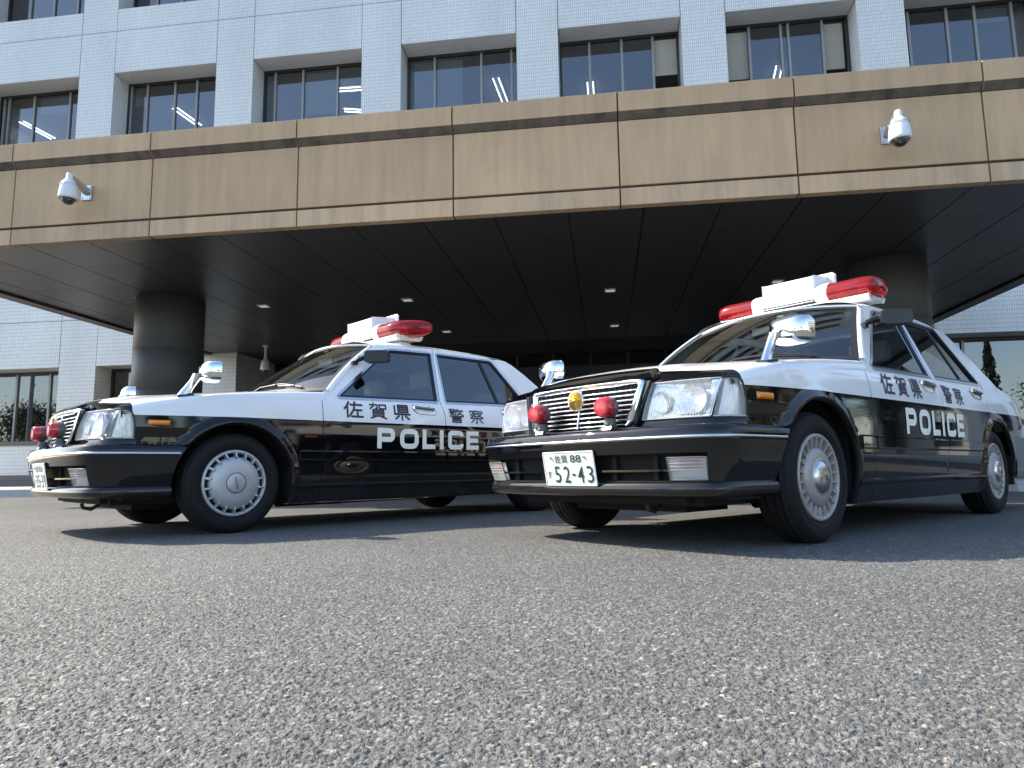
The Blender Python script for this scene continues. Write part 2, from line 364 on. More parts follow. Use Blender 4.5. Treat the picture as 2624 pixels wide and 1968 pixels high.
for l in WL:
    spans = [(.44 if l < 5 else .15, HEADS[0]-2.06)]+[(HEADS[i], HEADS[i+1]-2.06) for i in range(len(HEADS)-1)]+[(HEADS[-1], TOPZ)]
    for i, (z0, z1) in enumerate(spans):
        inent = l+WW > ENT0+.1 and l < ENT1-.1
        if inent and i == 0: continue
        for a, b in zsegs(z0, z1):
            if inent and i == 1 and b < 3.6: continue
            wall.box(l+G, l+WW-G, WF+(.0), WF+REC+.02, max(a, 3.605) if inent and i == 1 else a, b, skip='k')
# dark joint backing, flank walls, roof
wall.box(UL+.02, UL+.3, WF+.02, WF+18, .15, TOPZ); wall.box(UR-.3, UR-.02, WF+.02, WF+18, .15, TOPZ)
wall.box(UL+.3, UR-.3, WF+.8, WF+17.9, TOPZ-.5, TOPZ-.01)
wall.box(ENT0-.9, ENT0, WF+.76, WF+2.1, .15, 3.52); wall.box(ENT1, ENT1+.9, WF+.76, WF+2.1, .15, 3.52)
wall.box(ENT0-.9+.008, ENT0, WF+.002, WF+.75, .15, 3.52); wall.box(ENT1, ENT1+.9, WF+.002, WF+.75, .15, 3.52)
wall.build('wall', TILE, bld)
jb = MB()
for k in range(0, len(edges), 2): jb.box(edges[k]+.02, edges[k+1]-.02, WF+.03, WF+.05, .2 if not (edges[k+1] > ENT0 and edges[k] < ENT1) else 3.56, TOPZ-.1)
for l in WL:
    for i in range(len(HEADS)):
        z1 = HEADS[i+1]-2.08 if i+1 < len(HEADS) else TOPZ-.1
        jb.box(l-.03, l+WW+.03, WF+.03, WF+.045, max(HEADS[i]+.03, 3.56), z1)
jb.build('joint_backing', JOINT, bld)
pl = MB()
for a, b in ((UL, ENT0-.01),): pl.box(a-.01, b, WF-.03, WF+.3, .15, .44); pl.box(a-.012, b, WF-.034, WF+.2, .296, .304, 1)
pl.build('plinth', [PLINTH, JOINT], bld)
# interior floors
inn = MB()
for i, h in enumerate(HEADS):
    c = h+.32
    inn.box(UL+.35, UR-.35, WF+1.05, WF+14, c, c+.12, 1)
    inn.box(UL+.35, UR-.35, WF+9.0, WF+9.1, h-2.9, c, 0)
    inn.box(UL+.35, UR-.35, WF+.9, WF+14, h-3.0, h-2.9, 0)
inn.build('office_interior', [INWALL, INCEIL], bld)
MUL = {1: (.10, .60, 1.46, 2.14), 2: (.03, .34, 1.16, 2.17), 3: (.0, .76, 2.05, 2.87), 4: (.0, .78, 1.62, 2.42), 5: (.08, .68, 1.46, 1.64, 2.46), 6: (.33, 1.22, 1.86, 2.7), 0: (.14, .30, 1.13, 2.30)}
BL = {(2, 3): [(.03, .32, .0, 2.0), (1.2, 2.14, 0, 1.2)], (1, 3): [(.12, .58, 0, .5)], (6, 3): [(1.9, 2.68, 0, .35)], (0, 3): [(1.2, 2.28, 0, .45)], (4, 3): [(2.46, 3.05, .0, .98, 1)], (5, 3): [(.1, .66, .0, 1.28, 1), (2.48, 3.0, 0, 1.22, 1)], (3, 3): [(.05, .74, 0, 2), (.8, 1.5, 0, 2)]}
def make_window(l, h, mul, blinds):
    f = MB(); w0 = WF+REC; H = 2.06
    f.box(l, l+WW, w0, w0+.10, h-.07, h); f.box(l, l+WW, w0-.02, w0+.10, h-H, h-H+.06)
    f.box(l, l+.05, w0, w0+.10, h-H+.06, h-.07); f.box(l+WW-.05, l+WW, w0, w0+.10, h-H+.06, h-.07)
    for m in mul:
        if m > .06: f.box(l+m-.03, l+m+.03, w0+.005, w0+.09, h-H+.06, h-.07, 1)
    wo = f.build('window', [BRONZE, MULL], bld)
    p = MB(); xs = [.05]+[m for m in mul if m > .06]+[WW-.05]     # sashes slid open where a blind hangs in the clear
    for a, b in zip(xs, xs[1:]):
        if any(a < (q[0]+q[1])/2 < b and q[4:] for q in blinds): continue
        p.quad((l+a, w0+.05, h-H+.06), (l+b, w0+.05, h-H+.06), (l+b, w0+.05, h-.07), (l+a, w0+.05, h-.07))
    p.build('pane', WGLASS, wo, recalc=False)
    for a, b, d0, d1, *_o in blinds:
        bm_ = MB(); z = h-.10-d0
        while z > h-.1-d1: bm_.quad((l+a, w0+.16, z), (l+b, w0+.16, z), (l+b, w0+.185, z-.021), (l+a, w0+.185, z-.021)); z -= .030
        bm_.build('blind', BLIND, wo, recalc=False)
    return wo
for k, h in enumerate(HEADS):
    for i, l in enumerate(WL):
        if k == 0 and (l+WW > ENT0+.1 and l < ENT1-.1): continue
        if k == 0: make_window(l, h, {0: (1.27, 2.30), 1: (.7, 1.6), 6: (.85, 2.9)}.get(i, (1.0, 2.0)), [])
        else: make_window(l, h, MUL.get(i, (.8, 1.6, 2.4)) if k == 2 else (.75, 1.54, 2.33), BL.get((i, 3), []) if k == 2 else [])
sill = MB()
for l in WL:
    if l+WW > ENT0+.1 and l < ENT1-.1: continue
    sill.box(l+.004, l+WW-.004, WF-.03, WF+REC+.01, 1.22, 1.335)
sill.build('sill_band', PLINTH, bld)
# lit office lamps seen through the third-floor windows
def office_lamp(u0, w0, u1, w1, z=12.0):
    a = Vector((u0, w0, z-.05)); b = Vector((u1, w1, z-.05)); d = (b-a).normalized(); n = Vector((-d.y, d.x, 0))
    m = MB(); m.prism([a-n*.14+Vector((0, 0, .0)), a+n*.14, a+n*.14+Vector((0, 0, .06)), a-n*.14+Vector((0, 0, .06))], b-a, 1)
    for s in (-.085, .085): m.tube([a+n*s+Vector((0, 0, -.025)), b+n*s+Vector((0, 0, -.025))], .016, 6, 0)
    m.build('office_lamp', [TUBE, mat('lamp_channel', (.16, .16, .155), .6)], bld)
for _a in ((-18.6, 18.8, -18.5, 20.0), (-13.2, 18.83, -13.08, 19.97), (-7.98, 18.65, -7.0, 18.69), (-7.98, 19.80, -7.3, 20.0), (-2.9, 18.8, -2.82, 20.15), (-.13, 19.45, -.12, 20.14), (5.33, 19.46, 5.41, 20.15)): office_lamp(*_a)
# entrance screen
en = MB(); WE = WF+2.1
for u in [ENT0+.05]+[-8.34+1.0*i for i in range(15)]: en.box(u-.035, u+.035, WE-.06, WE+.06, .15, 3.52)
en.box(ENT0, ENT1, WE-.05, WE+.05, 2.50, 2.58); en.box(ENT0, ENT1, WE-.05, WE+.05, .15, .25)
eo = en.build('entrance_screen', BRONZE, bld)
eg = MB(); eg.quad((ENT0, WE, .16), (ENT1, WE, .16), (ENT1, WE, 3.51), (ENT0, WE, 3.51)); eg.build('pane', DGLASS, eo, recalc=False)
lob = MB(); lob.box(ENT0-.3, ENT1+.3, WE+4, WE+4.1, .1, 3.6); lob.box(ENT0-.3, ENT1+.3, WF+.0, WE+4, 3.53, 3.6); lob.box(ENT0-.4, ENT0-.3, WE, WE+4, .1, 3.6); lob.box(ENT1+.3, ENT1+.4, WE, WE+4, .1, 3.6)
lob.build('lobby', mat('lobby_dark', (.05, .048, .045), .6), bld)

# canopy
cn = empty('entrance_canopy', uw(-1.5, WC), CA); cn['label'] = 'tan panelled entrance canopy on round granite columns spanning above both cars'; cn['category'] = 'canopy'
OFF = Matrix.Translation(Vector((1.5, -WC, 0)))
CU0, CU1 = -10.33, 7.30
js = [-7.917-2.0455*1+2.0455*i for i in range(9)]
us = [CU0]+[j for j in js if CU0 < j < CU1]+[CU1]
gaps = MB()
def slab(name, m, x0, x1, y0, y1, z0, z1):
    q = MB(); q.box(x0, x1, y0, y1, z0, z1); q.xf(OFF).build(name, m, cn, bevel=.005)
for a, b in zip(us, us[1:]):
    a2, b2 = a+.009, b-.009
    slab('fascia_panel', TAN, a2, b2, WC, WC+.12, 3.738, 4.56); slab('lower_band', TANLOW, a2, b2, WC, WC+.12, 3.492, 3.706)
    cop = MB(); cop.prism([(a2, WC+.0, 4.566), (a2, WC-.065, 4.655), (a2, WC-.065, 4.905), (a2, WC+.4, 4.905), (a2, WC+.4, 4.566)], (b2-a2, 0, 0))
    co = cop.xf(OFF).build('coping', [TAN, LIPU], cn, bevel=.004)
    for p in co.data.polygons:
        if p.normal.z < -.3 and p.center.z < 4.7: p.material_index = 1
gaps.box(CU0+.03, CU1-.03, WC+.03, WC+.06, 3.50, 4.90); gaps.box(CU0+.03, CU1-.03, WC-.048, WC+.02, 4.665, 4.895)
for x in (CU0, CU1-.12):   # side fascias
    for i in range(4):
        w0 = WC+.13+2.06*i; slab('fascia_panel', TAN, x, x+.12, w0, w0+2.035, 3.738, 4.90); slab('lower_band', TANLOW, x, x+.12, w0, w0+2.035, 3.492, 3.706)
    gaps.box(x+.03, x+.06, WC+.12, WF-.02, 3.5, 4.9)
gaps.xf(OFF).build('joint_backing', JOINT, cn)
rf = MB(); rf.box(CU0+.1, CU1-.1, WC+.1, WF-.01, 4.80, 4.88); rf.xf(OFF).build('roof_deck', CONC, cn)
so = MB(); x = .553-.927*11
lines = [.553+.927*i for i in range(-12, 9)]; lines = [CU0+.28]+[l for l in lines if CU0+.4 < l < CU1-.4]+[CU1-.28]
ws = [WC+.16]+[9.1+1.1*i for i in range(0, 7)]+[WF-.01]
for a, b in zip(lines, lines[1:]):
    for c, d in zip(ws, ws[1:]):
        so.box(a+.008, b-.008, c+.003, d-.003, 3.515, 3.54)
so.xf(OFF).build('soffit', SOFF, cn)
sb = MB(); sb.box(CU0+.13, CU1-.13, WC+.125, WF-.005, 3.56, 3.58); sb.xf(OFF).build('joint_backing', JOINT, cn)
for x0, x1 in ((CU0+.004, CU0+.255), (CU1-.255, CU1-.004)):
    ed = MB(); ed.box(x0, x1, WC+.125, WF-.01, 3.470, 3.489); ed.xf(OFF).build('soffit_trim', SOFFE, cn)
for (u, w) in ((-7.75, 11.24), (4.46, 11.24)):
    c = MB(); r = .575
    zs = [0.0, 1.09, 1.83, 2.57, 3.516]
    for a, b in zip(zs, zs[1:]): c.lathe([(r-.006, a), (r, a+.006), (r, b-.006), (r-.006, b)], 64)
    for k in range(4):
        a = k*pi/2+.62-pi/2; c.box(-.004, .004, -r-.0015, -r+.01, 0, 3.43, 1) if False else c.prism([(r*cos(a)-.003*sin(a), r*sin(a)+.003*cos(a), 0), (r*cos(a)+.003*sin(a), r*sin(a)-.003*cos(a), 0), ((r+.0015)*cos(a)+.003*sin(a), (r+.0015)*sin(a)-.003*cos(a), 0), ((r+.0015)*cos(a)-.003*sin(a), (r+.0015)*sin(a)+.003*cos(a), 0)], (0, 0, 3.43), 1)
    c.build('column', [COLM, JOINT], cn, loc=(u+1.5, w-WC, 0))

# ceiling downlights under the canopy
spots = [(.16, 11.97, 'in the middle of the soffit, front row'), (.27, 15.0, 'in the middle of the soffit, back row'), (-3.53, 11.95, 'between the left column and the middle light, front row'), (-3.48, 14.88, 'above the left car lightbar, back row'), (-6.30, 11.88, 'just right of the left column head'), (-8.11, 10.95, 'just left of the left column head'), (2.99, 11.92, 'above the white box of the right car lightbar')]
for u, w, t in spots:
    e = empty('ceiling_light', uw(u, w, 3.515), CA); tag(e, 'small square white ceiling light '+t, 'ceiling light', 'ceiling lights under the canopy')
    f = MB(); s = .10
    for a, b, c, d in ((-s, s, -s, -s+.02), (-s, s, s-.02, s), (-s, -s+.02, -s+.02, s-.02), (s-.02, s, -s+.02, s-.02)): f.box(a, b, c, d, -.015, -.001)
    f.build('frame', LAMPW, e)
    g = MB(); g.box(-s+.02, s-.02, -s+.02, s-.02, -.010, -.002); g.build('diffuser', mat('lamp_diffuser', (.7, .7, .68), .4, emit=((1, .97, .9), .12)), e)

# dome cameras
def dome_camera(name, label, loc, wallside):
    e = empty(name, loc, CA); tag(e, label, 'security camera', 'dome security cameras')
    h = MB(); h.lathe([(0, .345), (.035, .345), (.04, .33), (.042, .27), (.05, .262), (.075, .235), (.098, .18), (.112, .10), (.118, .03), (.118, .0), (.095, -.004), (.085, .012)], 40)
    h.lathe([(.113, .198), (.101, .205), (.098, .21)], 40)
    h.build('housing', CCTV, e)
    d = MB(); d.lathe([(.085, .012)]+[(.082*cos(a), -.082*sin(a)*.95+.005) for a in [pi/2*k/8 for k in range(9)]], 32, flip=True); d.build('dome', DOME, e)
    if wallside:
        b = MB(); b.tube([(0, .0, .305), (0, .10, .295), (0, .30, .23)], [.036, .040, .055], 12); b.box(-.075, .075, .30, .325, .115, .315)
        for a in (-.058, .058):
            for c in (.135, .295): b.lathe([(.0, .294), (.012, .294), (.012, .30)], 8, 'Y', (a, 0, c))
        b.build('bracket', STEEL, e)
    else:
        b = MB(); b.tube([(0, 0, .34), (0, 0, .60)], .03, 12); b.lathe([(.0, .603), (.085, .603), (.085, .59), (.03, .585)], 24); b.build('drop_pipe', CCTV, e)
    return e
dome_camera('dome_camera', 'white dome camera on a wall bracket at the left end of the tan fascia', uw(-6.80, 7.655, 3.93), True)
dome_camera('dome_camera', 'bright white dome camera on the tan fascia above the right car', uw(3.31, 7.655, 3.90), True)
dome_camera('dome_camera', 'grey dome camera hanging on a drop pipe under the dark canopy soffit', uw(-8.24, 15.71, 3.515-.603), False)

# ------------------------------------------------------------------ ground
def asphalt():
    m = bpy.data.materials.new('asphalt'); m.use_nodes = True; nt = m.node_tree; b = nt.nodes['Principled BSDF']; L = nt.links.new; N = nt.nodes.new
    tc = N('ShaderNodeTexCoord')
    wn_ = N('ShaderNodeTexNoise'); wn_.inputs['Scale'].default_value = 90; wn_.inputs['Detail'].default_value = 2
    mixv = N('ShaderNodeMix'); mixv.data_type = 'RGBA'; mixv.blend_type = 'LINEAR_LIGHT'; mixv.inputs['Factor'].default_value = .006
    L(tc.outputs['Object'], wn_.inputs[0]); L(tc.outputs['Object'], mixv.inputs['A']); L(wn_.outputs['Color'], mixv.inputs['B'])
    def vor(scale, feat='F1'):
        v = N('ShaderNodeTexVoronoi'); v.feature = feat; v.inputs['Scale'].default_value = scale; v.inputs['Randomness'].default_value = 1; L(mixv.outputs['Result'], v.inputs['Vector']); return v
    v1 = vor(105); v1e = vor(105, 'DISTANCE_TO_EDGE'); v2 = vor(230); v3 = vor(56, 'SMOOTH_F1')
    # stone colour: mostly mid grey, a few pale and a few tan ones
    sep = N('ShaderNodeSeparateColor'); L(v1.outputs['Color'], sep.inputs[0])
    cr = N('ShaderNodeValToRGB'); e = cr.color_ramp.elements; e[0].color = (.060, .063, .062, 1); e[1].color = (.40, .395, .38, 1); e[1].position = 1
    for p, c in ((.35, (.100, .103, .099)), (.75, (.165, .167, .158)), (.93, (.250, .247, .228)), (.965, (.34, .27, .18))):
        x = e.new(p); x.color = (*c, 1)
    L(sep.outputs[0], cr.inputs[0])
    sep2 = N('ShaderNodeSeparateColor'); L(v2.outputs['Color'], sep2.inputs[0])
    fine = N('ShaderNodeMix'); fine.data_type = 'RGBA'; fine.inputs['A'].default_value = (.066, .068, .066, 1); fine.inputs['B'].default_value = (.150, .150, .142, 1); L(sep2.outputs[1], fine.inputs['Factor'])
    # binder between stones
    gap = N('ShaderNodeMapRange'); gap.inputs[1].default_value = .05; gap.inputs[2].default_value = .22; L(v1e.outputs[0], gap.inputs[0])
    mm = N('ShaderNodeMix'); mm.data_type = 'RGBA'; L(gap.outputs[0], mm.inputs['Factor']); L(fine.outputs['Result'], mm.inputs['A']); L(cr.outputs[0], mm.inputs['B'])
    big = N('ShaderNodeTexNoise'); big.inputs['Scale'].default_value = .9; big.inputs['Detail'].default_value = 6; L(tc.outputs['Object'], big.inputs[0])
    mr = N('ShaderNodeMapRange'); mr.inputs[1].default_value = .3; mr.inputs[2].default_value = .7; mr.inputs[3].default_value = .86; mr.inputs[4].default_value = 1.12; L(big.outputs[0], mr.inputs[0])
    mul = N('ShaderNodeMix'); mul.data_type = 'RGBA'; mul.blend_type = 'MULTIPLY'; mul.inputs['Factor'].default_value = 1; L(mm.outputs['Result'], mul.inputs['A']); L(mr.outputs[0], mul.inputs['B'])
    at = N('ShaderNodeAttribute'); at.attribute_name = 'stone'; asep = N('ShaderNodeSeparateXYZ'); L(at.outputs['Vector'], asep.inputs[0])
    cr2 = N('ShaderNodeValToRGB'); e2 = cr2.color_ramp.elements
    for q in list(cr.color_ramp.elements)[1:-1]: x = e2.new(q.position); x.color = q.color
    e2[0].color = cr.color_ramp.elements[0].color; e2[-1].color = cr.color_ramp.elements[-1].color
    L(asep.outputs[0], cr2.inputs[0])
    pm = N('ShaderNodeMix'); pm.data_type = 'RGBA'; L(asep.outputs[1], pm.inputs['Factor']); L(fine.outputs['Result'], pm.inputs['A']); L(cr2.outputs[0], pm.inputs['B'])
    sel = N('ShaderNodeMix'); sel.data_type = 'RGBA'; L(asep.outputs[2], sel.inputs['Factor']); L(mm.outputs['Result'], sel.inputs['A']); L(pm.outputs['Result'], sel.inputs['B']); L(sel.outputs['Result'], mul.inputs['A'])
    L(mul.outputs['Result'], b.inputs['Base Color']); b.inputs['Roughness'].default_value = .75
    # height
    h1 = N('ShaderNodeMath'); h1.operation = 'MULTIPLY'; L(sep.outputs[1], h1.inputs[0]); L(gap.outputs[0], h1.inputs[1])
    h2 = N('ShaderNodeMath'); h2.operation = 'MULTIPLY_ADD'; L(v2.outputs['Distance'], h2.inputs[0]); h2.inputs[1].default_value = -.5; L(h1.outputs[0], h2.inputs[2])
    h3 = N('ShaderNodeMath'); h3.operation = 'MULTIPLY_ADD'; L(v1.outputs['Distance'], h3.inputs[0]); h3.inputs[1].default_value = -.7; L(h2.outputs[0], h3.inputs[2])
    bp = N('ShaderNodeBump'); bp.inputs['Strength'].default_value = 1.0; bp.inputs['Distance'].default_value = .006; 
    fl = N('ShaderNodeMath'); fl.operation = 'MULTIPLY_ADD'; L(asep.outputs[2], fl.inputs[0]); fl.inputs[1].default_value = -.72; fl.inputs[2].default_value = 1
    hm = N('ShaderNodeMath'); hm.operation = 'MULTIPLY'; L(h3.outputs[0], hm.inputs[0]); L(fl.outputs[0], hm.inputs[1]); L(hm.outputs[0], bp.inputs['Height']); L(bp.outputs[0], b.inputs['Normal'])
    return m
ASPH = asphalt()
g = MB(); S_ = 400; g.quad((-S_, -S_, 0), (S_, -S_, 0), (S_, S_, 0), (-S_, S_, 0)); gr = g.build('ground', ASPH, recalc=False); gr['kind'] = 'structure'
def stone_field(y0, y1, nx, st):
    """real relief of the chippings on the near forecourt: two sizes of tilted, flat-topped stones, meshed finer where it is closer"""
    rows = [y0]
    while rows[-1] < y1: rows.append(rows[-1]+max(.0022, st*rows[-1]+.0008))
    rows = np.array(rows); ny = len(rows); hw = .84*rows+.6
    X = np.linspace(-1, 1, nx)[None, :]*hw[:, None]; Y = np.repeat(rows[:, None], nx, 1); x0, x1 = -hw[:, None], hw[:, None]; rng = np.random.default_rng(4)
    def layer(cell, stretch):
        U = X/cell/stretch; V = Y/cell; iu, iv = np.floor(U).astype(int), np.floor(V).astype(int)
        mu, mv = iu.min()-2, iv.min()-2; gu, gv = iu.max()-mu+3, iv.max()-mv+3
        jx, jy, ra, rb, tx, ty = [rng.uniform(0, 1, (gu, gv)) for _ in range(6)]
        f1 = np.full(X.shape, 9.); f2 = np.full(X.shape, 9.); out = [np.zeros(X.shape) for _ in range(6)]
        for du in (-1, 0, 1):
            for dv in (-1, 0, 1):
                a, b = iu+du-mu, iv+dv-mv; dx = U-(iu+du+jx[a, b]); dy = V-(iv+dv+jy[a, b]); d = np.sqrt(dx*dx+dy*dy)
                n = d < f1; f2 = np.where(n, f1, np.minimum(f2, d)); f1 = np.where(n, d, f1)
                for o, val in zip(out, (ra[a, b], rb[a, b], tx[a, b]-.5, ty[a, b]-.5, dx, dy)): o[n] = val[n]
        return f2-f1, out
    e1, (r1, q1, tx, ty, dx, dy) = layer(.0082, 1.25); e2, (r2, q2, ux, uy, ex, ey) = layer(.0039, 1.2)
    sm = lambda a, b, x: (lambda t: t*t*(3-2*t))(np.clip((x-a)/(b-a), 0, 1))
    big = sm(.04, .26, e1)*(q1 > .22); h = big*(.0009+.0031*q1+.0042*(tx*dx+ty*dy)); small = sm(.05, .35, e2)*(.0003+.0016*q2+.0016*(ux*ex+uy*ey)); h = np.maximum(h, small)
    ed = sm(0, .3, np.minimum(np.minimum(X-x0, x1-X), np.minimum((Y-y0)*3, (y1-Y)*.2)))*(1-.35*sm(2.2, 4.5, Y))
    Z = .0006+np.clip(h, 0, 1)*ed; tone = np.where(big > .35, r1, r2*.9); gap = np.maximum(big, sm(.05, .35, e2)*.8)
    co = np.stack([X, Y, Z], -1).reshape(-1, 3).astype(np.float32); i = np.arange(nx*ny).reshape(ny, nx)
    q = np.stack([i[:-1, :-1], i[:-1, 1:], i[1:, 1:], i[1:, :-1]], -1).reshape(-1, 4).astype(np.int32); n = len(q)
    me = bpy.data.meshes.new('ground'); me.vertices.add(len(co)); me.vertices.foreach_set('co', co.ravel()); me.loops.add(n*4); me.loops.foreach_set('vertex_index', q.ravel()); me.polygons.add(n)
    me.polygons.foreach_set('loop_start', np.arange(0, n*4, 4, dtype=np.int32)); me.polygons.foreach_set('loop_total', np.full(n, 4, np.int32)); me.update(calc_edges=True)
    at = me.attributes.new('stone', 'FLOAT_VECTOR', 'POINT'); at.data.foreach_set('vector', np.stack([tone, gap, ed], -1).reshape(-1, 3).astype(np.float32).ravel())
    me.materials.append(ASPH); o = bpy.data.objects.new('ground', me); COL.objects.link(o); o['kind'] = 'structure'
stone_field(.45, 7.5, 1260, .00135)
k1 = MB(); k1.prism([(-40, 11.8, .0), (-40, 11.82, .14), (-40, 11.83, .15), (-40, 11.97, .15), (-40, 11.97, .0)], (30.2, 0, 0)); k1.prism([(5.3, 9.83, .0), (5.3, 9.85, .13), (5.3, 9.86, .142), (5.3, 10.0, .142), (5.3, 10.0, 0)], (34, 0, 0))
ko = k1.build('kerb', CONC); ko.location = (0, 0, 0); ko.rotation_euler = (0, 0, CA); ko['kind'] = 'structure'
pv = MB(); pv.box(-40, -9.8, 11.975, WF+.1, 0, .149); pv.box(5.3, 39, 10.005, WF+.1, 0, .141); pv.box(-9.795, 5.295, 14.6, WF+6, 0, .147)
po = pv.build('pavement', PAVE); po.rotation_euler = (0, 0, CA); po['kind'] = 'structure'
# trees and poles across the forecourt (they show in the windows, the chrome and the paint)
LEAF = mat('leaf', (.055, .085, .03), .6, noise=.4, scale=2); LEAFD = mat('dark_conifer_leaf', (.03, .055, .025), .6, noise=.4, scale=2); BARK = mat('bark', (.10, .075, .055), .9, noise=.3, bump=.4, scale=12)
def leaf_cloud(pts, size, rng):
    n = len(pts); d1 = rng.normal(size=(n, 3)); d1 /= np.linalg.norm(d1, axis=1)[:, None]; d2 = np.cross(d1, rng.normal(size=(n, 3))); d2 /= np.linalg.norm(d2, axis=1)[:, None]
    s = size*rng.uniform(.6, 1.3, (n, 1)); m = MB()
    V = np.stack([pts-d1*s, pts+d2*s*.5, pts+d1*s, pts-d2*s*.5], 1).reshape(-1, 3)
    m.v = [tuple(v) for v in V]; m.f = [[4*i, 4*i+1, 4*i+2, 4*i+3] for i in range(n)]; m.m = [0]*n; m.sm = [False]*n; m.uv = [None]*n
    return m
def broad_tree(h, r, seed, n=11000):
    rng = np.random.default_rng(seed); e = empty('broadleaf_tree'); t = MB(); t.tube([(0, 0, 0), (.05, .02, h*.25), (0, .08, h*.5), (.08, 0, h*.8)], [.17, .14, .09, .03], 10)
    cl = []
    for k in range(16):
        a = rng.uniform(0, 2*pi); q = rng.uniform(.25, 1)*r; z = h*rng.uniform(.36, .95); c = np.array([q*cos(a), q*sin(a), z]); cl.append(c); t.tube([(0, .05, h*.35), tuple(c*np.array([.5, .5, .85])), tuple(c)], [.06, .035, .012], 6)
    t.build('trunk', BARK, e)
    P = np.concatenate([c+rng.normal(size=(n//16, 3))*np.array([r*.27, r*.27, h*.075])*rng.uniform(.6, 1.3) for c in cl]); leaf_cloud(P, .10, rng).build('crown', LEAF, e, recalc=False); return e
def conifer(h, r, seed, n=9000):
    rng = np.random.default_rng(seed); e = empty('conifer_tree'); t = MB(); t.tube([(0, 0, 0), (0, 0, h*.97)], [.13, .015], 10); t.build('trunk', BARK, e)
    z = h*(.10+.90*rng.uniform(0, 1, n)**1.35); a = rng.uniform(0, 2*pi, n); rr = r*(1-z/h)**.8*(.75+.25*np.sin(z*7+a*3))*rng.uniform(.25, 1, n)**.5
    leaf_cloud(np.stack([rr*np.cos(a), rr*np.sin(a), z], 1), .075, rng).build('crown', LEAFD, e, recalc=False); return e
_b = broad_tree(6.5, 2.6, 3); _c = conifer(7.6, 1.15, 5)
for k, (src, u, w, s, lab) in enumerate([(_b, -44, -20, 1.0, 'broadleaf tree across the forecourt mirrored in the left window'), (_c, 21.2, -6.8, 1.0, 'slim conifer mirrored in the window behind the right car'), (_b, -55, -26, 1.25, 'larger broadleaf tree mirrored behind the left window pole'), (_b, -33, -26, .8, 'smaller broadleaf tree mirrored low in the chrome'), (_c, -6, -24, 1.1, 'tall conifer mirrored in the right car bumper'), (_c, -13, -26, .8, 'short conifer mirrored beside the tall one'), (_b, 4, -30, 1.1, 'wide broadleaf tree behind the photographer'), (_b, 34, -20, 1.2, 'broadleaf tree far right of the forecourt'), (_b, -23, -30, 1.1, 'broadleaf tree far left behind the photographer'), (_b, 25, 13, 1.0, 'unseen broadleaf tree added past the right end of the building pavement'), (_b, 31, 9, 1.2, 'larger unseen broadleaf tree added beyond the hedge'), (_b, 30, 19, 1.3, 'unseen broadleaf tree added beside the grey block'), (_b, 37, 4, 1.0, 'unseen broadleaf tree added in front of the tan block')]):  # trees right of the building are added out of view to break up reflections
    o = src if k in (0, 1) else copy_tree(src)
    o.location = uw(u, w); o.scale = (s, s, s); o.rotation_euler = (0, 0, k*1.3); tag(o, lab, 'tree', 'trees across the forecourt')
_p = empty('utility_pole', uw(-41, -10)); m_ = MB(); m_.tube([(0, 0, 0), (0, 0, 11)], [.17, .12], 14); m_.build('pole', CONC, _p); m_ = MB(); m_.box(-.9, .9, -.05, .05, 9.6, 9.7); m_.box(-.7, .7, -.05, .05, 8.6, 8.7); m_.build('cross_arm', STEEL, _p); tag(_p, 'concrete utility pole carrying wires, mirrored in the left window', 'utility pole')
_w = MB()
for dz, dx in ((9.75, -.8), (9.75, 0), (9.75, .8), (8.75, -.6), (8.75, .6)):
    a = uw(-41, -10, dz)+Vector((dx, 0, 0))
    for q in (uw(-85, -16, dz), uw(-8, -22, dz)): _w.tube([a.lerp(q, t/10)-Vector((0, 0, 1.0*4*(t/10)*(1-t/10))) for t in range(11)], .02, 5)
_wo = _w.build('overhead_wire', PLASTIC, _p); _wo.location = -_p.location

# tan office block and an added unseen hedge to the right of the forecourt (they show in the flanks and side windows)
_n = empty('neighbour_building', (52, 2, 0), R(-8)); tag(_n, 'tan office block right of the forecourt mirrored in the left car windows', 'building')
_m = MB()
for k in range(6):
    z = 3.4*k; _m.box(0, 14, -22, 14, z, z+1.5)
    for j in range(10): _m.box(0, 14, -22+4*j-.7, -22+4*j+.7 if j < 9 else 14.0, z+1.5, z+3.4)
_m.build('wall', mat('greyish_tan_render', (.33, .29, .235), .85, noise=.12, scale=1.5), _n)
_m = MB(); _m.box(.5, 13.5, -21.5, 13.5, .1, 20.3); _m.build('window_band', mat('dark_band_glass', (.02, .025, .03), .08), _n)
_h = empty('hedge', (20, 6, 0), R(40)); tag(_h, 'unseen clipped green hedge added at the right edge of the forecourt', 'hedge')
_r = np.random.default_rng(9); leaf_cloud(np.stack([_r.uniform(-7, 7, 9000), _r.uniform(-.5, .5, 9000), _r.uniform(.05, 1.2, 9000)], 1), .07, _r).build('foliage', LEAF, _h, recalc=False)
_m = MB()
for k in range(15): _m.tube([(-7+k, 0, 0), (-7+k, .05, .9)], .03, 6)
_m.build('stems', BARK, _h)

_g = empty('added_grey_block', (46, 30, 0), R(20)); tag(_g, 'unseen plain grey block added right of the office building for the reflections', 'building')  # out-of-view block added to cut the bright horizon from the flank reflection
_m = MB()
for k in range(5):
    _m.box(0, 12, -12, 16, 3.2*k, 3.2*k+1.6)
    for j in range(8): _m.box(0, 12, -12+4*j-.9 if j else -12, min(16, -12+4*j+.9), 3.2*k+1.6, 3.2*k+3.2)
_m.build('wall', CONC, _g); _m = MB(); _m.box(.4, 11.6, -11.6, 15.6, .1, 15.9); _m.build('window_band', mat('dark_band_glass'), _g)
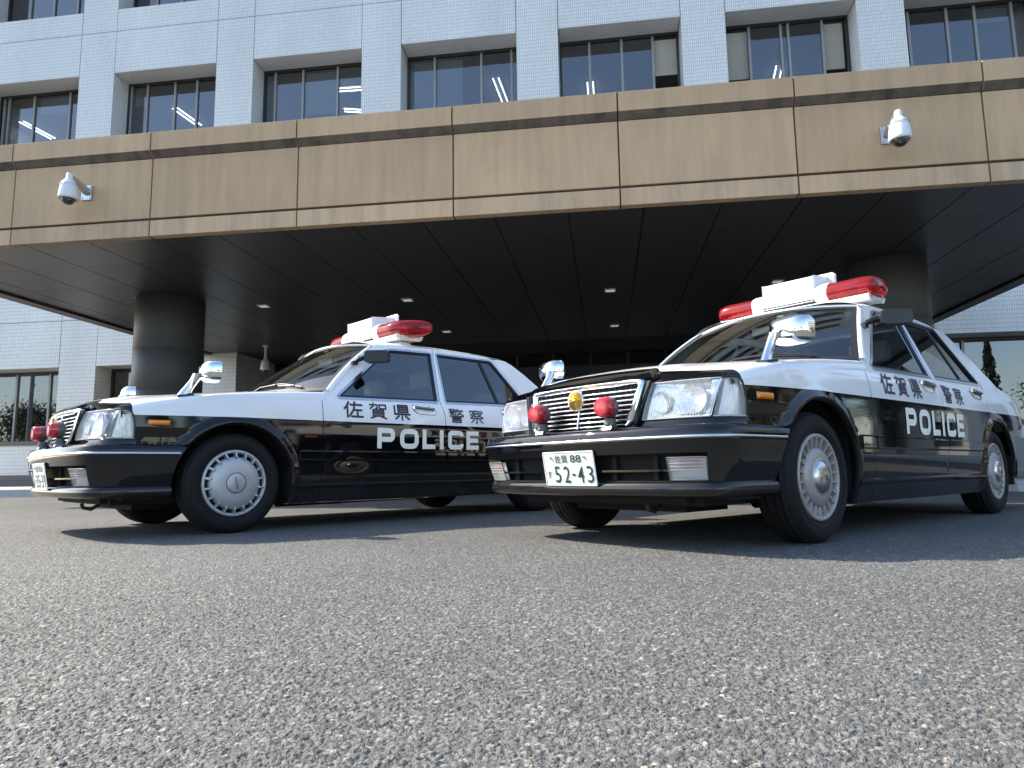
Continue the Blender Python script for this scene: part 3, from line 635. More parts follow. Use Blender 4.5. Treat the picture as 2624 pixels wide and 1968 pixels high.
# ------------------------------------------------------------------ police cars (car frame: X forward from the front axle, Y left, Z up)
WB = 2.735
plan = smooth_t([(-3.84, .70), (-3.7, .745), (-3.4, .785), (-2.9, .803), (-2.3, .812), (-1.6, .814), (-.9, .811), (-.3, .803), (.1, .794), (.35, .782), (.50, .766), (.575, .754), (.64, .735), (.72, .70)])
prof = smooth_t([(.14, -.055), (.20, -.036), (.28, -.014), (.36, -.002), (.44, .002), (.52, .002), (.62, .003), (.70, .002), (.76, -.003), (.81, -.010), (.85, -.021), (.885, -.037), (.92, -.056)])
def arch(X, z, xc):
    r = math.hypot(X-xc, z-.30)
    if z < .30: r = abs(X-xc)
    if r > .52 or r < .30: return 0
    return .021*min(1, max(0, (.428-r)/.052))-.013*sstep(.376, .360, r)
def ys(X, z):
    y = plan(X)+prof(z)
    y += max(arch(X, z, 0), arch(X, z, -WB))
    if X > .25 and .45 < z < .615: y -= .010*sstep(.25, .34, X)*(1-sstep(.600, .612, z))
    return y
def yg(z): return .772-.438*(z-.89)
def yside(X, z):
    zb = .905
    if z <= zb: return min(ys(X, z), yg(.885)+.05+(.905-z)*3)
    a = ys(X, zb); b = yg(zb)
    return yg(z)+(a-b)*(1-sstep(zb, zb+.035, z))
zbw = lambda X: lerp_t([(-3.8, .735), (-2.2, .719), (-.57, .711), (.0, .709), (.6, .699)], X)
ze = smooth_t([(-.62, .912), (-.43, .902), (0, .866), (.3, .826), (.5, .790), (.62, .762), (.70, .742), (.78, .725)])
zc = smooth_t([(-.42, .952), (-.1, .918), (.15, .892), (.42, .860), (.60, .826), (.68, .802), (.73, .783), (.775, .757)])
def dens(poly, step):
    out = []
    for i, a in enumerate(poly):
        b = poly[(i+1) % len(poly)]; n = max(1, int(math.hypot(b[0]-a[0], b[1]-a[1])/step))
        out += [(a[0]+(b[0]-a[0])*k/n, a[1]+(b[1]-a[1])*k/n) for k in range(n)]
    return out
def inside(p, poly):
    c = False; x, y = p
    for i in range(len(poly)):
        x1, y1 = poly[i]; x2, y2 = poly[i-1]
        if (y1 > y) != (y2 > y) and x < (x2-x1)*(y-y1)/(y2-y1)+x1: c = not c
    return c
def panel(mb, poly, fn, holes=(), step=.045, mi=0, split=None, lip=.016, offs=0.0, extra=()):
    """poly in (X, z) -> curved sheet metal with a folded edge; split(X) gives the height where the paint changes"""
    rings = [dens(poly, step)]+[dens(h, step) for h in holes]
    vs, es = [], []
    for r in rings:
        b = len(vs); vs += r; es += [(b+i, b+(i+1) % len(r)) for i in range(len(r))]
    xs = [p[0] for p in poly]; zs = [p[1] for p in poly]
    if split:
        X = min(xs)-.01; b = len(vs); line = []
        while X < max(xs)+.01: line.append((X, split(X))); X += step
        line.append((X, split(X)))
        vs += line; es += [(b+i, b+i+1) for i in range(len(line)-1)]
    X = min(xs)
    nx = int((max(xs)-min(xs))/step)+1; nz = int((max(zs)-min(zs))/(step*.6))+1
    for i in range(nx):
        for j in range(nz):
            p = (min(xs)+(i+.5+.5*(j % 2))*step, min(zs)+(j+.5)*step*.6)
            if inside(p, rings[0]) and not any(inside(p, h) for h in rings[1:]) and (not split or abs(p[1]-split(p[0])) > .008): vs.append(p)
    for line in extra:
        ok = [inside(p, rings[0]) and (not split or abs(p[1]-split(p[0])) > .003) for p in line]; b = len(vs); vs += [p if o else line[0] for p, o in zip(line, ok)] if any(ok) and ok[0] else []
        if len(vs) == b:
            idx = {}
            for i, (p, o) in enumerate(zip(line, ok)):
                if o: idx[i] = len(vs); vs.append(p)
            es += [(idx[i], idx[i+1]) for i in idx if i+1 in idx]
        else: es += [(b+i, b+i+1) for i in range(len(line)-1) if ok[i] and ok[i+1]]
    V, Ed, F, *_ = geometry.delaunay_2d_cdt([Vector(v) for v in vs], es, [], 0, 1e-6)
    fw_, fb = [], []
    for f in F:
        a_, b_, c_ = [V[i] for i in f]
        if abs((b_-a_).cross(c_-a_)) < 4e-7: continue
        cx = sum(V[i][0] for i in f)/len(f); cz = sum(V[i][1] for i in f)/len(f)
        if not inside((cx, cz), rings[0]) or any(inside((cx, cz), h) for h in rings[1:]): continue
        (fw_ if not split or cz > split(cx) else fb).append(tuple(f)[::-1])
    P = [(v[0], fn(v[0], v[1])+offs, v[1]) for v in V]
    b = len(mb.v); mb.v += P
    for f in fw_: mb.f.append([b+i for i in f]); mb.m.append(mi); mb.sm.append(True); mb.uv.append(None)
    for f in fb: mb.f.append([b+i for i in f]); mb.m.append(mi+1); mb.sm.append(True); mb.uv.append(None)
    if lip:
        for r in rings:
            n = len(r); A = [(x, fn(x, z)+offs, z) for x, z in r]; B = [(x, y-lip, z) for x, y, z in A]
            mb.add(A+B, [(i, (i+1) % n, n+(i+1) % n, n+i) for i in range(n)], 2 if split else mi)
def arc(xc, zc_, r, a0, a1, n=22): return [(xc+r*cos(a0+(a1-a0)*k/n), zc_+r*sin(a0+(a1-a0)*k/n)) for k in range(n+1)]
def inset(poly, d):
    n = len(poly); out = []
    for i in range(n):
        p0, p1, p2 = Vector(poly[i-1]), Vector(poly[i]), Vector(poly[(i+1) % n])
        a = (p1-p0).normalized(); b = (p2-p1).normalized(); na = Vector((-a.y, a.x)); nb = Vector((-b.y, b.x)); m = (na+nb); m = m/max(.3, m.dot(na)) if m.length > 1e-6 else na
        out.append(tuple(p1+m*d))
    return out
def rpoly(poly, r, n=5):
    out = []
    for i in range(len(poly)):
        p0, p1, p2 = Vector(poly[i-1]), Vector(poly[i]), Vector(poly[(i+1) % len(poly)])
        a = (p0-p1); b = (p2-p1); q = min(r if not isinstance(r, (list, tuple)) else r[i], a.length*.45, b.length*.45); a.normalize(); b.normalize()
        for k in range(n+1):
            t = k/n; out.append(tuple((p1+a*q)*(1-t)**2+2*p1*t*(1-t)+(p1+b*q)*t*t))
    return out
def area(p): return sum(p[i-1][0]*p[i][1]-p[i][0]*p[i-1][1] for i in range(len(p)))/2
def ccw(p): return p if area(p) > 0 else p[::-1]

SIGLENS = glassmat('signal_lens', (.93, .93, .92), 1.5, .03); haze_lens(SIGLENS, .42)
# window openings on the side, in (X, z)
W1 = ccw(rpoly([(-.700, .884), (-1.590, .904), (-1.660, 1.322), (-1.235, 1.305)], [.03, .012, .012, .05]))
W2 = ccw(rpoly([(-1.677, .906), (-2.615, .930), (-2.335, 1.327), (-1.722, 1.323)], [.01, .02, .03, .01]))

def cutarch(xc, z0, r=.362, rev=True):
    """arch outline from the front foot over the top to the rear foot"""
    a = math.asin((z0-.30)/r) if z0 > .30 else 0
    pts = []
    if z0 < .30: pts.append((xc+r, z0))
    pts += arc(xc, .30, r, a, pi, 26)
    return pts
def flare(xc): return [[(xc+r, .165+.0225*k) for k in range(6)]+[(xc+r*cos(pi*k/80), .30+r*sin(pi*k/80)) for k in range(81)]+[(xc-r, .30-.0225*k) for k in range(1, 7)] for r in (.366, .371, .377, .39, .41, .427, .432)]
def both(mb, name, mats, root, **k):
    a = mb.build(name, mats, root, **k); b = mb.mirror().build(name, mats, root, **k); return a, b

KW = {'警': .098, '察': .104, '賀': .115}
KST = {
 '佐': [[(.28, .98), (.18, .74), (.03, .54)], [(.19, .70), (.19, 0)], [(.36, .82), (.97, .82)], [(.60, 1), (.52, .50), (.30, .06)], [(.52, .47), (.94, .47)], [(.72, .47), (.72, .04)], [(.42, .04), (1, .04)]],
 '賀': [[(.04, .90), (.46, .90), (.44, .68), (.36, .65)], [(.25, 1), (.21, .80), (.04, .63)], [(.58, .92), (.94, .92), (.94, .66), (.58, .66), (.58, .92)], [(.20, .56), (.80, .56), (.80, .16), (.20, .16), (.20, .56)], [(.2, .43), (.8, .43)], [(.2, .30), (.8, .30)], [(.36, .13), (.08, 0)], [(.64, .13), (.94, 0)]],
 '県': [[(.28, .98), (.86, .98), (.86, .52), (.28, .52), (.28, .98)], [(.28, .83), (.86, .83)], [(.28, .68), (.86, .68)], [(.07, .93), (.07, .36), (.97, .36)], [(.50, .36), (.50, 0)], [(.30, .23), (.12, .04)], [(.70, .23), (.92, .04)]],
 '警': [[(.02, .92), (.50, .92)], [(.16, 1), (.16, .86)], [(.36, 1), (.36, .86)], [(.14, .84), (.03, .70)], [(.12, .79), (.47, .79), (.45, .57), (.39, .55)], [(.13, .69), (.31, .69), (.31, .59), (.13, .59), (.13, .69)], [(.62, 1), (.54, .80)], [(.60, .88), (.98, .88)], [(.87, .86), (.74, .66), (.54, .55)], [(.62, .78), (.78, .63), (.98, .55)], [(.03, .45), (.97, .45)], [(.20, .345), (.80, .345)], [(.20, .245), (.80, .245)], [(.21, .14), (.79, .14), (.79, .01), (.21, .01), (.21, .14)]],
 '察': [[(.50, 1), (.50, .92)], [(.05, .78), (.05, .91), (.95, .91), (.95, .80)], [(.30, .84), (.20, .70), (.06, .58)], [(.26, .75), (.46, .75), (.34, .57), (.06, .41)], [(.20, .64), (.30, .58)], [(.54, .76), (.86, .76), (.74, .60)], [(.57, .70), (.72, .54), (.96, .42)], [(.36, .50), (.64, .50)], [(.12, .36), (.88, .36)], [(.50, .36), (.50, .01), (.42, .03)], [(.30, .24), (.10, .06)], [(.70, .24), (.92, .06)]]}
def car_common():
    root = empty('police_car')
    MM = [WHITE, BLACK, PLASTIC]
    # ---- side sheet metal
    zt = lambda X: ze(X)-.05
    fen = [(.560, .532), (.562, .567), (.564, .62), (.570, .655), (.586, .692), (.604, .711)]
    fen += [(X, zt(X)) for X in (.60, .5, .4, .3, .2, .1, 0, -.1, -.2, -.3, -.4, -.5)]+[(-.573, zt(-.573)), (-.573, .165), (-.362, .165)]
    a = arc(0, .30, .362, pi, math.asin((.532-.30)/.362), 26)
    fen = fen+a
    m = MB(); panel(m, ccw(fen), ys, split=zbw, step=.035, extra=flare(0)); both(m, 'front_fender', MM, root)
    # doors with window frames and pillars
    top = lambda X: lerp_t([(-2.62, 1.34), (-2.45, 1.352), (-2.1, 1.368), (-1.7, 1.368), (-1.4, 1.356), (-1.15, 1.334)], X)
    fd = [(-.578, .182), (-.578, .905), (-.62, .925)]+[(-.62-(1.135-.62)*k/8, .925+(1.333-.925)*k/8) for k in range(1, 9)]
    fd += [(X, top(X)) for X in (-1.2, -1.3, -1.4, -1.5, -1.6, -1.692)]+[(-1.613, .905), (-1.632, .80), (-1.640, .60), (-1.640, .182)]
    m = MB(); panel(m, ccw(fd), yside, [W1], split=zbw, step=.035); DF = both(m, 'front_door', MM, root)
    cx = arc(-WB, .30, .362, 0, math.asin((.70-.30)/.362) if .4 < .362 else pi/2*.98, 2)
    rd = [(-1.645, .182), (-1.645, .60), (-1.637, .80), (-1.618, .905), (-1.697, top(-1.697))]+[(X, top(X)) for X in (-1.8, -1.9, -2.0, -2.1, -2.2, -2.3)]
    rd += [(-2.37, 1.345), (-2.66, .935), (-2.62, .80)]
    ra = arc(-WB, .30, .362, pi/2*.80, 0, 16)
    rd += [(ra[0][0]+.05, ra[0][1]+.06)]+ra+[(-WB+.362, .182)]
    W2p = W2
    m = MB(); panel(m, ccw(rd), yside, [W2p], split=zbw, step=.035, extra=flare(-WB)); DR = both(m, 'rear_door', MM, root)
    qp = [(-2.66-.004, .935), (-2.374, 1.345), (-2.45, 1.352), (-2.53, 1.345), (-2.60, 1.315), (-2.72, 1.235), (-2.87, 1.115), (-3.03, .975), (-3.09, .945), (-3.3, .915), (-3.6, .893), (-3.74, .872), (-3.79, .80), (-3.80, .60), (-3.80, .25), (-3.15, .25)]
    qp += [(-WB-.362, .28)]+arc(-WB, .30, .362, pi, pi/2*.80, 20)+[(ra[0][0]+.046, ra[0][1]+.064), (-2.624, .80)]
    def yq(X, z):
        if z > .905: 
            a = yg(z); b = ys(X, .905)
            k = sstep(-2.95, -3.15, X); a = a*(1-k)+min(b, .74)*k
            return a+(b-a)*(1-sstep(.905, .955, z))*.6
        return ys(X, z)
    m = MB(); panel(m, ccw(qp), yq, split=zbw, step=.04, extra=flare(-WB)); both(m, 'rear_quarter_panel', MM, root)
    # ---- hood
    ye = lambda X: plan(min(X, .64))-.052
    def xf(Y):
        Y = abs(Y); return lerp_t([(0, .778), (.25, .772), (.375, .762), (.40, .728), (.50, .722), (.60, .708), (.68, .682), (.75, .640)], Y)
    def xr(Y): return -.40-.20*(Y/.74)**2
    def hz(X, Y):
        y = ye(X); k = min(1, abs(Y)/y); z = ze(X)+(zc(X)-ze(X))*(1-k**2.4)
        if abs(Y) > .375 and X > .35: z -= 0.0
        z += .012*(1-sstep(.36, .41, abs(Y)))*sstep(.25, .65, X)
        return z
    NR, NC = 34, 72
    def hood_fn(u, v):
        s = (v*2-1); sg = 1 if s > 0 else -1; s = abs(s)
        Ym = .745*s if s < .86 else None
        Y0 = min(.75, .745*s/.86) if s < .86 else .75
        d = .108 if Y0 < .385 else (.108-(.108-.055)*sstep(.385, .43, Y0))
        f, r = xf(min(Y0, .75)), xr(min(Y0, .745))
        X = f-d*(u/.2) if u < .2 else (f-d)+(r-f+d)*((u-.2)/.8)
        if s < .86:
            Y = s/.86*ye(X); return (X, sg*Y, hz(X, Y))
        a = (s-.86)/.14*pi/2; y = ye(X); zz = ze(X); yp = ys(X, zz-.055)
        return (X, sg*(y+(yp+.0007-y)*sin(a)), zz-.058*(1-cos(a)))
    hd = MB(); hd.grid(hood_fn, NR+1, NC, mfn=lambda i, j: 1 if i < 7 else 0)
    # front lip of the hood
    fr = [hood_fn(0, j/NC) for j in range(NC+1)]
    lo = [(x-.010, y, z-(.022 if abs(y) < .385 else .026)) for x, y, z in fr]
    b = len(fr); hd.add(fr+lo, [(j, j+1, b+j+1, b+j) for j in range(b-1)], 1, True)
    hd.build('hood', [WHITE, BLACK], root)
    # thin dark shut line between hood and fender on the black nose
    # ---- cowl under the windscreen
    cw = MB(); cw.grid(lambda u, v: (xr((v*2-1)*.74)+.01-.10*u, (v*2-1)*.74, .938-.05*(v*2-1)**2-.01*u), 2, 20); cw.build('cowl', PLASTIC, root)
    # ---- windscreen
    def wsb(t): return Vector((-.435-.195*t*t, .742*t, .938-.016*t*t))
    def wst(t): return Vector((-1.005-.095*t*t, .564*t, 1.357-.040*t*t))
    def ws(u, v):
        t = v*2-1; p = wsb(t).lerp(wst(t), u); p += Vector((.030, 0, .035))*4*u*(1-u)*.5; return p
    g_ = MB(); g_.grid(ws, 12, 24); g_.build('windscreen', WSGLASS, root, recalc=False)
    sl_ = MB()
    def strip(fn, pts, w0, w1, mi):
        A = [fn(*p) for p in pts]; B = [fn(*q) for q in w1]; sl_.add(A+B, [(i, i+1, len(A)+i+1, len(A)+i) for i in range(len(A)-1)], mi, True)
    up_ = lambda p: p+Vector((.004, 0, .005))
    fs = lambda u, v: up_(ws(u, v))
    N = 24
    strip(fs, [(k/N, .0) for k in range(N+1)], 0, [(k/N, .022) for k in range(N+1)], 0); strip(fs, [(k/N, 1.) for k in range(N+1)], 0, [(k/N, .978) for k in range(N+1)], 0)
    strip(fs, [(1., k/N) for k in range(N+1)], 0, [(.978, k/N) for k in range(N+1)], 0); strip(fs, [(.0, k/N) for k in range(N+1)], 0, [(.05, k/N) for k in range(N+1)], 0)
    sl_.build('windscreen_seal', PLASTIC, root)
    hd_ = MB(); cen = ws(.5, .5)
    def rim(u, v, o, h):
        p = ws(u, v); q = ws(min(1, max(0, u)), .5) if u < 1 else ws(.5, v); d = (p-q); d = d.normalized() if d.length else Vector((0, 0, 1)); return p+d*o+Vector((.6, 0, .8))*h
    path = [(k/10, 0) for k in range(10)]+[(1, k/24) for k in range(25)]+[(k/10, 1) for k in range(9, -1, -1)]
    secs = [(.0, -.004), (.002, .010), (.012, .015), (.024, .010), (.030, -.012)]
    vs = [rim(u, v, o, h) for o, h in secs for u, v in path]; n = len(path)
    hd_.add(vs, [(i*n+j, i*n+j+1, (i+1)*n+j+1, (i+1)*n+j) for i in range(4) for j in range(n-1)], 0, True); hd_.build('windscreen_surround', WHITE, root)
    # pillar faces between windscreen edge and door frame
    pf = MB()
    for sgn in (1, -1):
        A = [ws(k/12, 1 if sgn > 0 else 0) for k in range(13)]; B = []
        for k in range(13):
            X = -.60-(1.135-.60)*k/12; z = .918+(1.333-.918)*k/12; B.append(Vector((X, sgn*(yside(X, z)-.001), z)))
        pf.add(A+B, [(i, i+1, 13+i+1, 13+i) for i in range(12)], 0, True)
    pf.build('windscreen_pillar', WHITE, root)
    # ---- roof, rear window, boot
    def railz(X): return top(X)+.002
    def roof_fn(u, v):
        t = v*2-1
        Xf = -1.003-.095*t*t; Xr = -2.47-.06*t*t; X = Xf+(Xr-Xf)*u; s = abs(t)
        zr = railz(min(-1.14, X))-.016*max(0, 1-u*9); yr = yg(zr)+.001; cz = lerp_t([(-2.55, 1.385), (-2.3, 1.412), (-1.7, 1.424), (-1.3, 1.410), (-1.10, 1.393), (-1.04, 1.380), (-1.002, 1.359)], X)
        yy = yr*sin(s*pi/2)**.9 if False else yr*s
        k = s**3.2
        return (X, (1 if t > 0 else -1)*yr*(1-(1-s)**1.25), cz+(zr-cz)*k)
    rf_ = MB(); rf_.grid(lambda u, v: roof_fn(u**1.5, v), 30, 36); rf_.build('roof', WHITE, root)
    def rwf(u, v):
        t = v*2-1; a = Vector((-2.47-.06*t*t, .556*t, 1.388-.044*t*t)); b_ = Vector((-3.12+.06*t*t, .70*t, .955)); p = a.lerp(b_, u); p += Vector((-.02, 0, .03))*4*u*(1-u)*.6; return p
    rw = MB(); rw.grid(rwf, 10, 20); rw.build('rear_window', GLASS, root, recalc=False)
    def boot(u, v):
        t = v*2-1; X = -3.06-.70*u; y = min(.74, plan(X)-.045); s = abs(t)
        return (X, (1 if t > 0 else -1)*y*s if s < 1 else t*y, lerp_t([(-3.76, .885), (-3.6, .908), (-3.06, .965)], X)-.028*s**3)
    bt = MB(); bt.grid(boot, 12, 20); bt.quad((-3.77, -.68, .55), (-3.77, .68, .55), (-3.755, .68, .868), (-3.755, -.68, .868)); bt.build('boot_lid', WHITE, root)
    rbp = MB()
    sec = [(-3.74, .56), (-3.83, .55), (-3.85, .50), (-3.85, .34), (-3.80, .25), (-3.6, .24)]
    def rb(u, v):
        t = v*2-1; i = u*(len(sec)-1); k = int(min(i, len(sec)-2)); x = sec[k][0]+(sec[k+1][0]-sec[k][0])*(i-k); z = sec[k][1]+(sec[k+1][1]-sec[k][1])*(i-k)
        a = abs(t); e = max(0, (a-.80)/.2); return (x+.62*e**2.4 if x < -3.7 else x, (1 if t > 0 else -1)*.795*(1-(1-min(1, a/.86))**1.6 if False else min(1, a/.86)), z)
    rbp.grid(rb, 10, 30); rbp.build('rear_bumper', BLACK, root)
    tl = MB(); tl.box(-3.82, -3.78, .38, .70, .60, .80); both(tl, 'tail_lamp', REDL, root, bevel=.01)
    # ---- side glass, rubber and bright trim
    for nm, Wp, spl in (('side_window', W1, None), ('side_window', W2, True)):
        m = MB(); panel(m, Wp, lambda X, z: yg(z), step=.08, offs=-.014, lip=0); m.sm = [False]*len(m.sm); both(m, nm, GLASS, root, recalc=False)
        m = MB(); panel(m, Wp, yside, [inset(Wp, .017)], step=.05, offs=-.006, lip=.03); both(m, 'window_seal', PLASTIC, root)
        m = MB(); panel(m, inset(Wp, -.014), yside, [inset(Wp, .002)], step=.05, offs=.004, lip=.006); both(m, 'window_trim', SATIN, root)
    q = [(-2.255, .945), (-2.283, .945), (-2.215, 1.318), (-2.187, 1.318)]
    m = MB(); panel(m, ccw(q), yside, offs=-.006, lip=.012); both(m, 'quarter_glass_divider', PLASTIC, root)
    # ---- rocker, floor, wheel wells, engine bay
    sk = MB()
    def skf(u, v):
        X = -.365-2.01*v; tt = u*4
        pts = [(ys(X, .29)+.001, .292), (ys(X, .28)+.012, .284), (ys(X, .27)+.012, .272), (ys(X, .25)-.012, .25), (ys(X, .16)-.005, .168), (ys(X, .16)-.10, .160)]
        i = u*5; k = int(min(i, 4)); f = i-k; return (X, pts[k][0]*(1-f)+pts[k+1][0]*f, pts[k][1]*(1-f)+pts[k+1][1]*f)
    sk.grid(skf, 10, 10, smooth=False); both(sk, 'sill', BLACK, root)
    ub = MB()
    ub.box(-3.6, .62, -.56, .56, .19, .30); ub.box(-2.35, -.38, -.74, .74, .17, .22); ub.box(-.36, .66, -.50, .50, .20, .68); ub.box(-3.7, -2.34, -.52, .52, .26, .85)
    ub.box(-.46, -.37, -.76, .76, .20, .88); ub.box(-3.72, -3.12, -.74, .74, .26, .60)
    ub.box(.40, .60, -.70, .70, .22, .54)
    for s in (1, -1):
        for xc in (0, -WB): ub.lathe([(.385, s*.52), (.385, s*.735)], 24, 'Y', (xc, 0, .30), a0=0, a1=pi)
    ub.box(-1.0, -.9, -.35, .35, .13, .19); ub.tube([(-.6, .1, .15), (-3.5, .1, .18)], .035); ub.box(.1, .45, -.35, .35, .15, .2)
    ub.build('underbody', DARK, root)
    for xc in (-WB,):
        mf = MB(); mf.box(xc-.395, xc-.380, .60, .79, .20, .42); both(mf, 'mud_flap', PLASTIC, root)
    # ---- interior
    it = MB()
    it.box(-.95, -.50, -.70, .70, .70, .885, 1); it.box(-1.0, -.8, .22, .56, .84, .915, 1); it.box(-2.95, -2.55, -.62, .62, .5, .93, 1); it.box(-2.56, -2.40, -.66, .66, .42, .98)
    it.box(-2.4, -1.95, -.64, .64, .3, .50)
    it.build('dashboard', [SEAT, PLASTIC], root, bevel=.02)
    for y in (.36, -.36):
        s_ = MB(); s_.box(-1.62, -1.12, y-.25, y+.25, .30, .50); s_.prism([(-1.52, y-.25, .48), (-1.64, y-.25, .48), (-1.80, y-.22, 1.04), (-1.70, y-.22, 1.04)], (0, .47, 0)); s_.build('front_seat', SEAT, root, bevel=.03)
        h = MB(); h.box(-1.80, -1.70, y-.13, y+.13, 1.05, 1.20); h.build('head_rest', SEATCOV, root, bevel=.03)
    for y in (.36, -.36):
        h = MB(); h.box(-2.56, -2.46, y-.16, y+.16, .93, 1.07); h.build('rear_head_rest', SEATCOV, root, bevel=.03)
    stw = MB(); M_ = Matrix.Translation(Vector((-1.10, -.36, .90))) @ Matrix.Rotation(R(-62), 4, 'Y')
    stw.lathe([(.185+.014*cos(a), .014*sin(a)) for a in [2*pi*k/8 for k in range(9)]], 32); stw.box(-.18, .18, -.02, .02, -.01, .01); stw.box(-.02, .02, -.18, .02, -.01, .01); stw.lathe([(0, .02), (.05, .015), (.05, -.04)], 16); stw.xf(M_); stw.build('steering_wheel', PLASTIC, root)
    rm = MB(); rm.box(-1.065, -1.035, -.105, .105, 1.235, 1.285, 0); rm.tube([(-1.06, 0, 1.29), (-1.06, 0, 1.365)], .008, 8, 1); rm.build('rear_view_mirror', [mat('pale_mirror_shell', (.16, .20, .19), .4), PLASTIC], root, bevel=.008)
    stk = MB(); fs2 = lambda u, v: ws(u, v)+Vector((-.004, 0, -.006))
    stk.add([fs2(.90, .60), fs2(.90, .635), fs2(.945, .635), fs2(.945, .60)], [(0, 1, 2, 3)]); stk.build('inspection_sticker', mat('pale_sticker', (.55, .75, .72), .5), root)
    # ---- front bumper
    bplan = smooth_t([(0, .874), (.20, .872), (.38, .860), (.52, .845), (.64, .822), (.70, .797), (.735, .758)])
    BP = [(0, .874)]
    def bx(w):
        """half outline of the bumper: 0 centre .. 1 arch end"""
        pts = [(.874, 0), (.872, .15), (.866, .30), (.855, .44), (.838, .56), (.815, .655), (.785, .715), (.745, .752), (.69, .773), (.60, .784), (.50, .790), (.42, .796), (.35, .802), (.275, .806)]
        i = w*(len(pts)-1); k = int(min(i, len(pts)-2)); f = i-k
        a, b, c, d = [Vector(pts[min(max(q, 0), len(pts)-1)]) for q in (k-1, k, k+1, k+2)]
        if k == 0: a = Vector((pts[1][0], -pts[1][1]))
        return .5*((2*b)+(c-a)*f+(2*a-5*b+4*c-d)*f*f+(3*b-a-3*c+d)*f**3)
    def bn(w):
        t = (bx(min(1, w+.02))-bx(max(0, w-.02))).normalized(); return Vector((t.y, -t.x)) if t.y >= 0 or True else t
    def bpt(w, off, z, sg=1):
        p = bx(w); n = bn(w); return (p.x+n.x*off, sg*(p.y+n.y*off), z)
    SECT = [(-.11, .538), (-.035, .536), (-.012, .528), (-.004, .512), (-.001, .496), (.0, .470), (-.004, .445), (-.010, .418)]
    SECB = [(-.046, .300), (-.036, .292), (-.030, .282), (-.027, .268), (-.031, .250), (-.045, .238), (-.10, .232)]
    def wend(z):
        xe = (.366**2-(z-.30)**2)**.5 if abs(z-.30) < .366 else .28
        w = 1.0
        while w > .6 and bx(w).x < xe: w -= .002
        return w
    bm_ = MB(); NW = 40; NLIGHT = 18  # columns 0..NLIGHT form the open mouth
    WM = .445   # end of openings
    for sg in (1, -1):
        for S_ in (SECT, SECB):
            vs = [bpt(j/NW*wend(z), o, z, sg) for o, z in S_ for j in range(NW+1)]
            bm_.add(vs, [(i*(NW+1)+j, i*(NW+1)+j+1, (i+1)*(NW+1)+j+1, (i+1)*(NW+1)+j) for i in range(len(S_)-1) for j in range(NW)], 0, True)
        # side face between mouth and arch
        S3 = [(-.010, .418), (-.014, .39), (-.028, .34), (-.046, .300)]; js_ = [k/26 for k in range(27)]
        vs = [bpt(WM+(wend(z)-WM)*w, o, z, sg) for o, z in S3 for w in js_]; n = 27
        bm_.add(vs, [(i*n+j, i*n+j+1, (i+1)*n+j+1, (i+1)*n+j) for i in range(3) for j in range(n-1)], 0, True)
        # recess floor/back
        S4 = [(-.010, .418), (-.075, .412), (-.090, .31), (-.046, .300)]; js_ = [WM*k/16 for k in range(17)]; n = 17
        vs = [bpt(w, o, z, sg) for o, z in S4 for w in js_]
        bm_.add(vs, [(i*n+j, i*n+j+1, (i+1)*n+j+1, (i+1)*n+j) for i in range(3) for j in range(n-1)], 1, False)
        bm_.add([bpt(WM, o, z, sg) for o, z in S4], [(0, 1, 2, 3)], 0)
        # horizontal slat and uprights in the mouth
        vs = []; js_ = [.02+(.30-.02)*k/14 for k in range(15)]; n = 15
        for o, z in ((-.075, .350), (-.032, .350), (-.032, .341), (-.075, .341)): vs += [bpt(w, o, z, sg) for w in js_]
        bm_.add(vs, [(i*n+j, i*n+j+1, (i+1)*n+j+1, (i+1)*n+j) for i in range(3) for j in range(n-1)], 0, False)
        for w in (.12, .24): 
            a = bpt(w, -.072, .41, sg); bm_.box(a[0]-.01, a[0]+.012, a[1]-.012, a[1]+.012, .305, .412, 1)
    fb = bm_.build('front_bumper', [BLACK, DARK], root)
    st = MB()
    for sg in (1, -1):
        SS = [(.0, .490), (.005, .4885), (.006, .483), (.005, .4785), (.0, .477)]; n = NW+1
        vs = [bpt((wend(.483)-.012)*j/NW, o, z, sg) for o, z in SS for j in range(n)]
        st.add(vs, [(i*n+j, i*n+j+1, (i+1)*n+j+1, (i+1)*n+j) for i in range(4) for j in range(n-1)], 0, True)
    st.build('bright_strip', SATIN, fb)
    for sg in (1, -1):   # turn signals set into the bumper
        L0, L1 = .290, .440
        def tp(u, v, o):
            w = L0+(L1-L0)*u+.02*(1-v)*(0 if u > .5 else 0); z = .398-.092*v; return bpt(w, o-.011-.030*v, z, sg)
        t = MB(); t.grid(lambda u, v: tp(.01+.98*u, .01+.98*v, -.001), 10, 8)
        for q in (.25, .40, .55): t.tube([Vector(tp(.03+.94*k/8, q, .0)) for k in range(9)], .0022, 5)
        hs = MB(); hs.grid(lambda u, v: tp(u, v, -.024), 6, 6, mi=0)
        hs.grid(lambda u, v: tp(.22+.52*u, .12+.36*v, -.016), 3, 3, mi=1)
        fr2 = MB()
        for a, b in (((0, 0), (1, 0)), ((1, 0), (1, 1)), ((1, 1), (0, 1)), ((0, 1), (0, 0))):
            fr2.tube([Vector(tp(a[0]+(b[0]-a[0])*k/6, a[1]+(b[1]-a[1])*k/6, -.002)) for k in range(7)], .0032, 6)
        to = hs.build('turn_signal', [mat('signal_reflector', (.72, .72, .72), .3, metal=.5, bump=.2, scale=40), mat('amber_bulb', (.42, .10, .05), .4)], root)
        t.build('lens', SIGLENS, to, recalc=False); fr2.build('frame', GREYPL, to)
    hk = MB(); hk.tube([(.60, .33, .22), (.62, .33, .19), (.66, .33, .165), (.70, .33, .175), (.71, .33, .20)], .011, 8); hk.build('tow_hook', PLASTIC, root)
    # ---- nose panel behind grille and below lamps
    nose = MB()
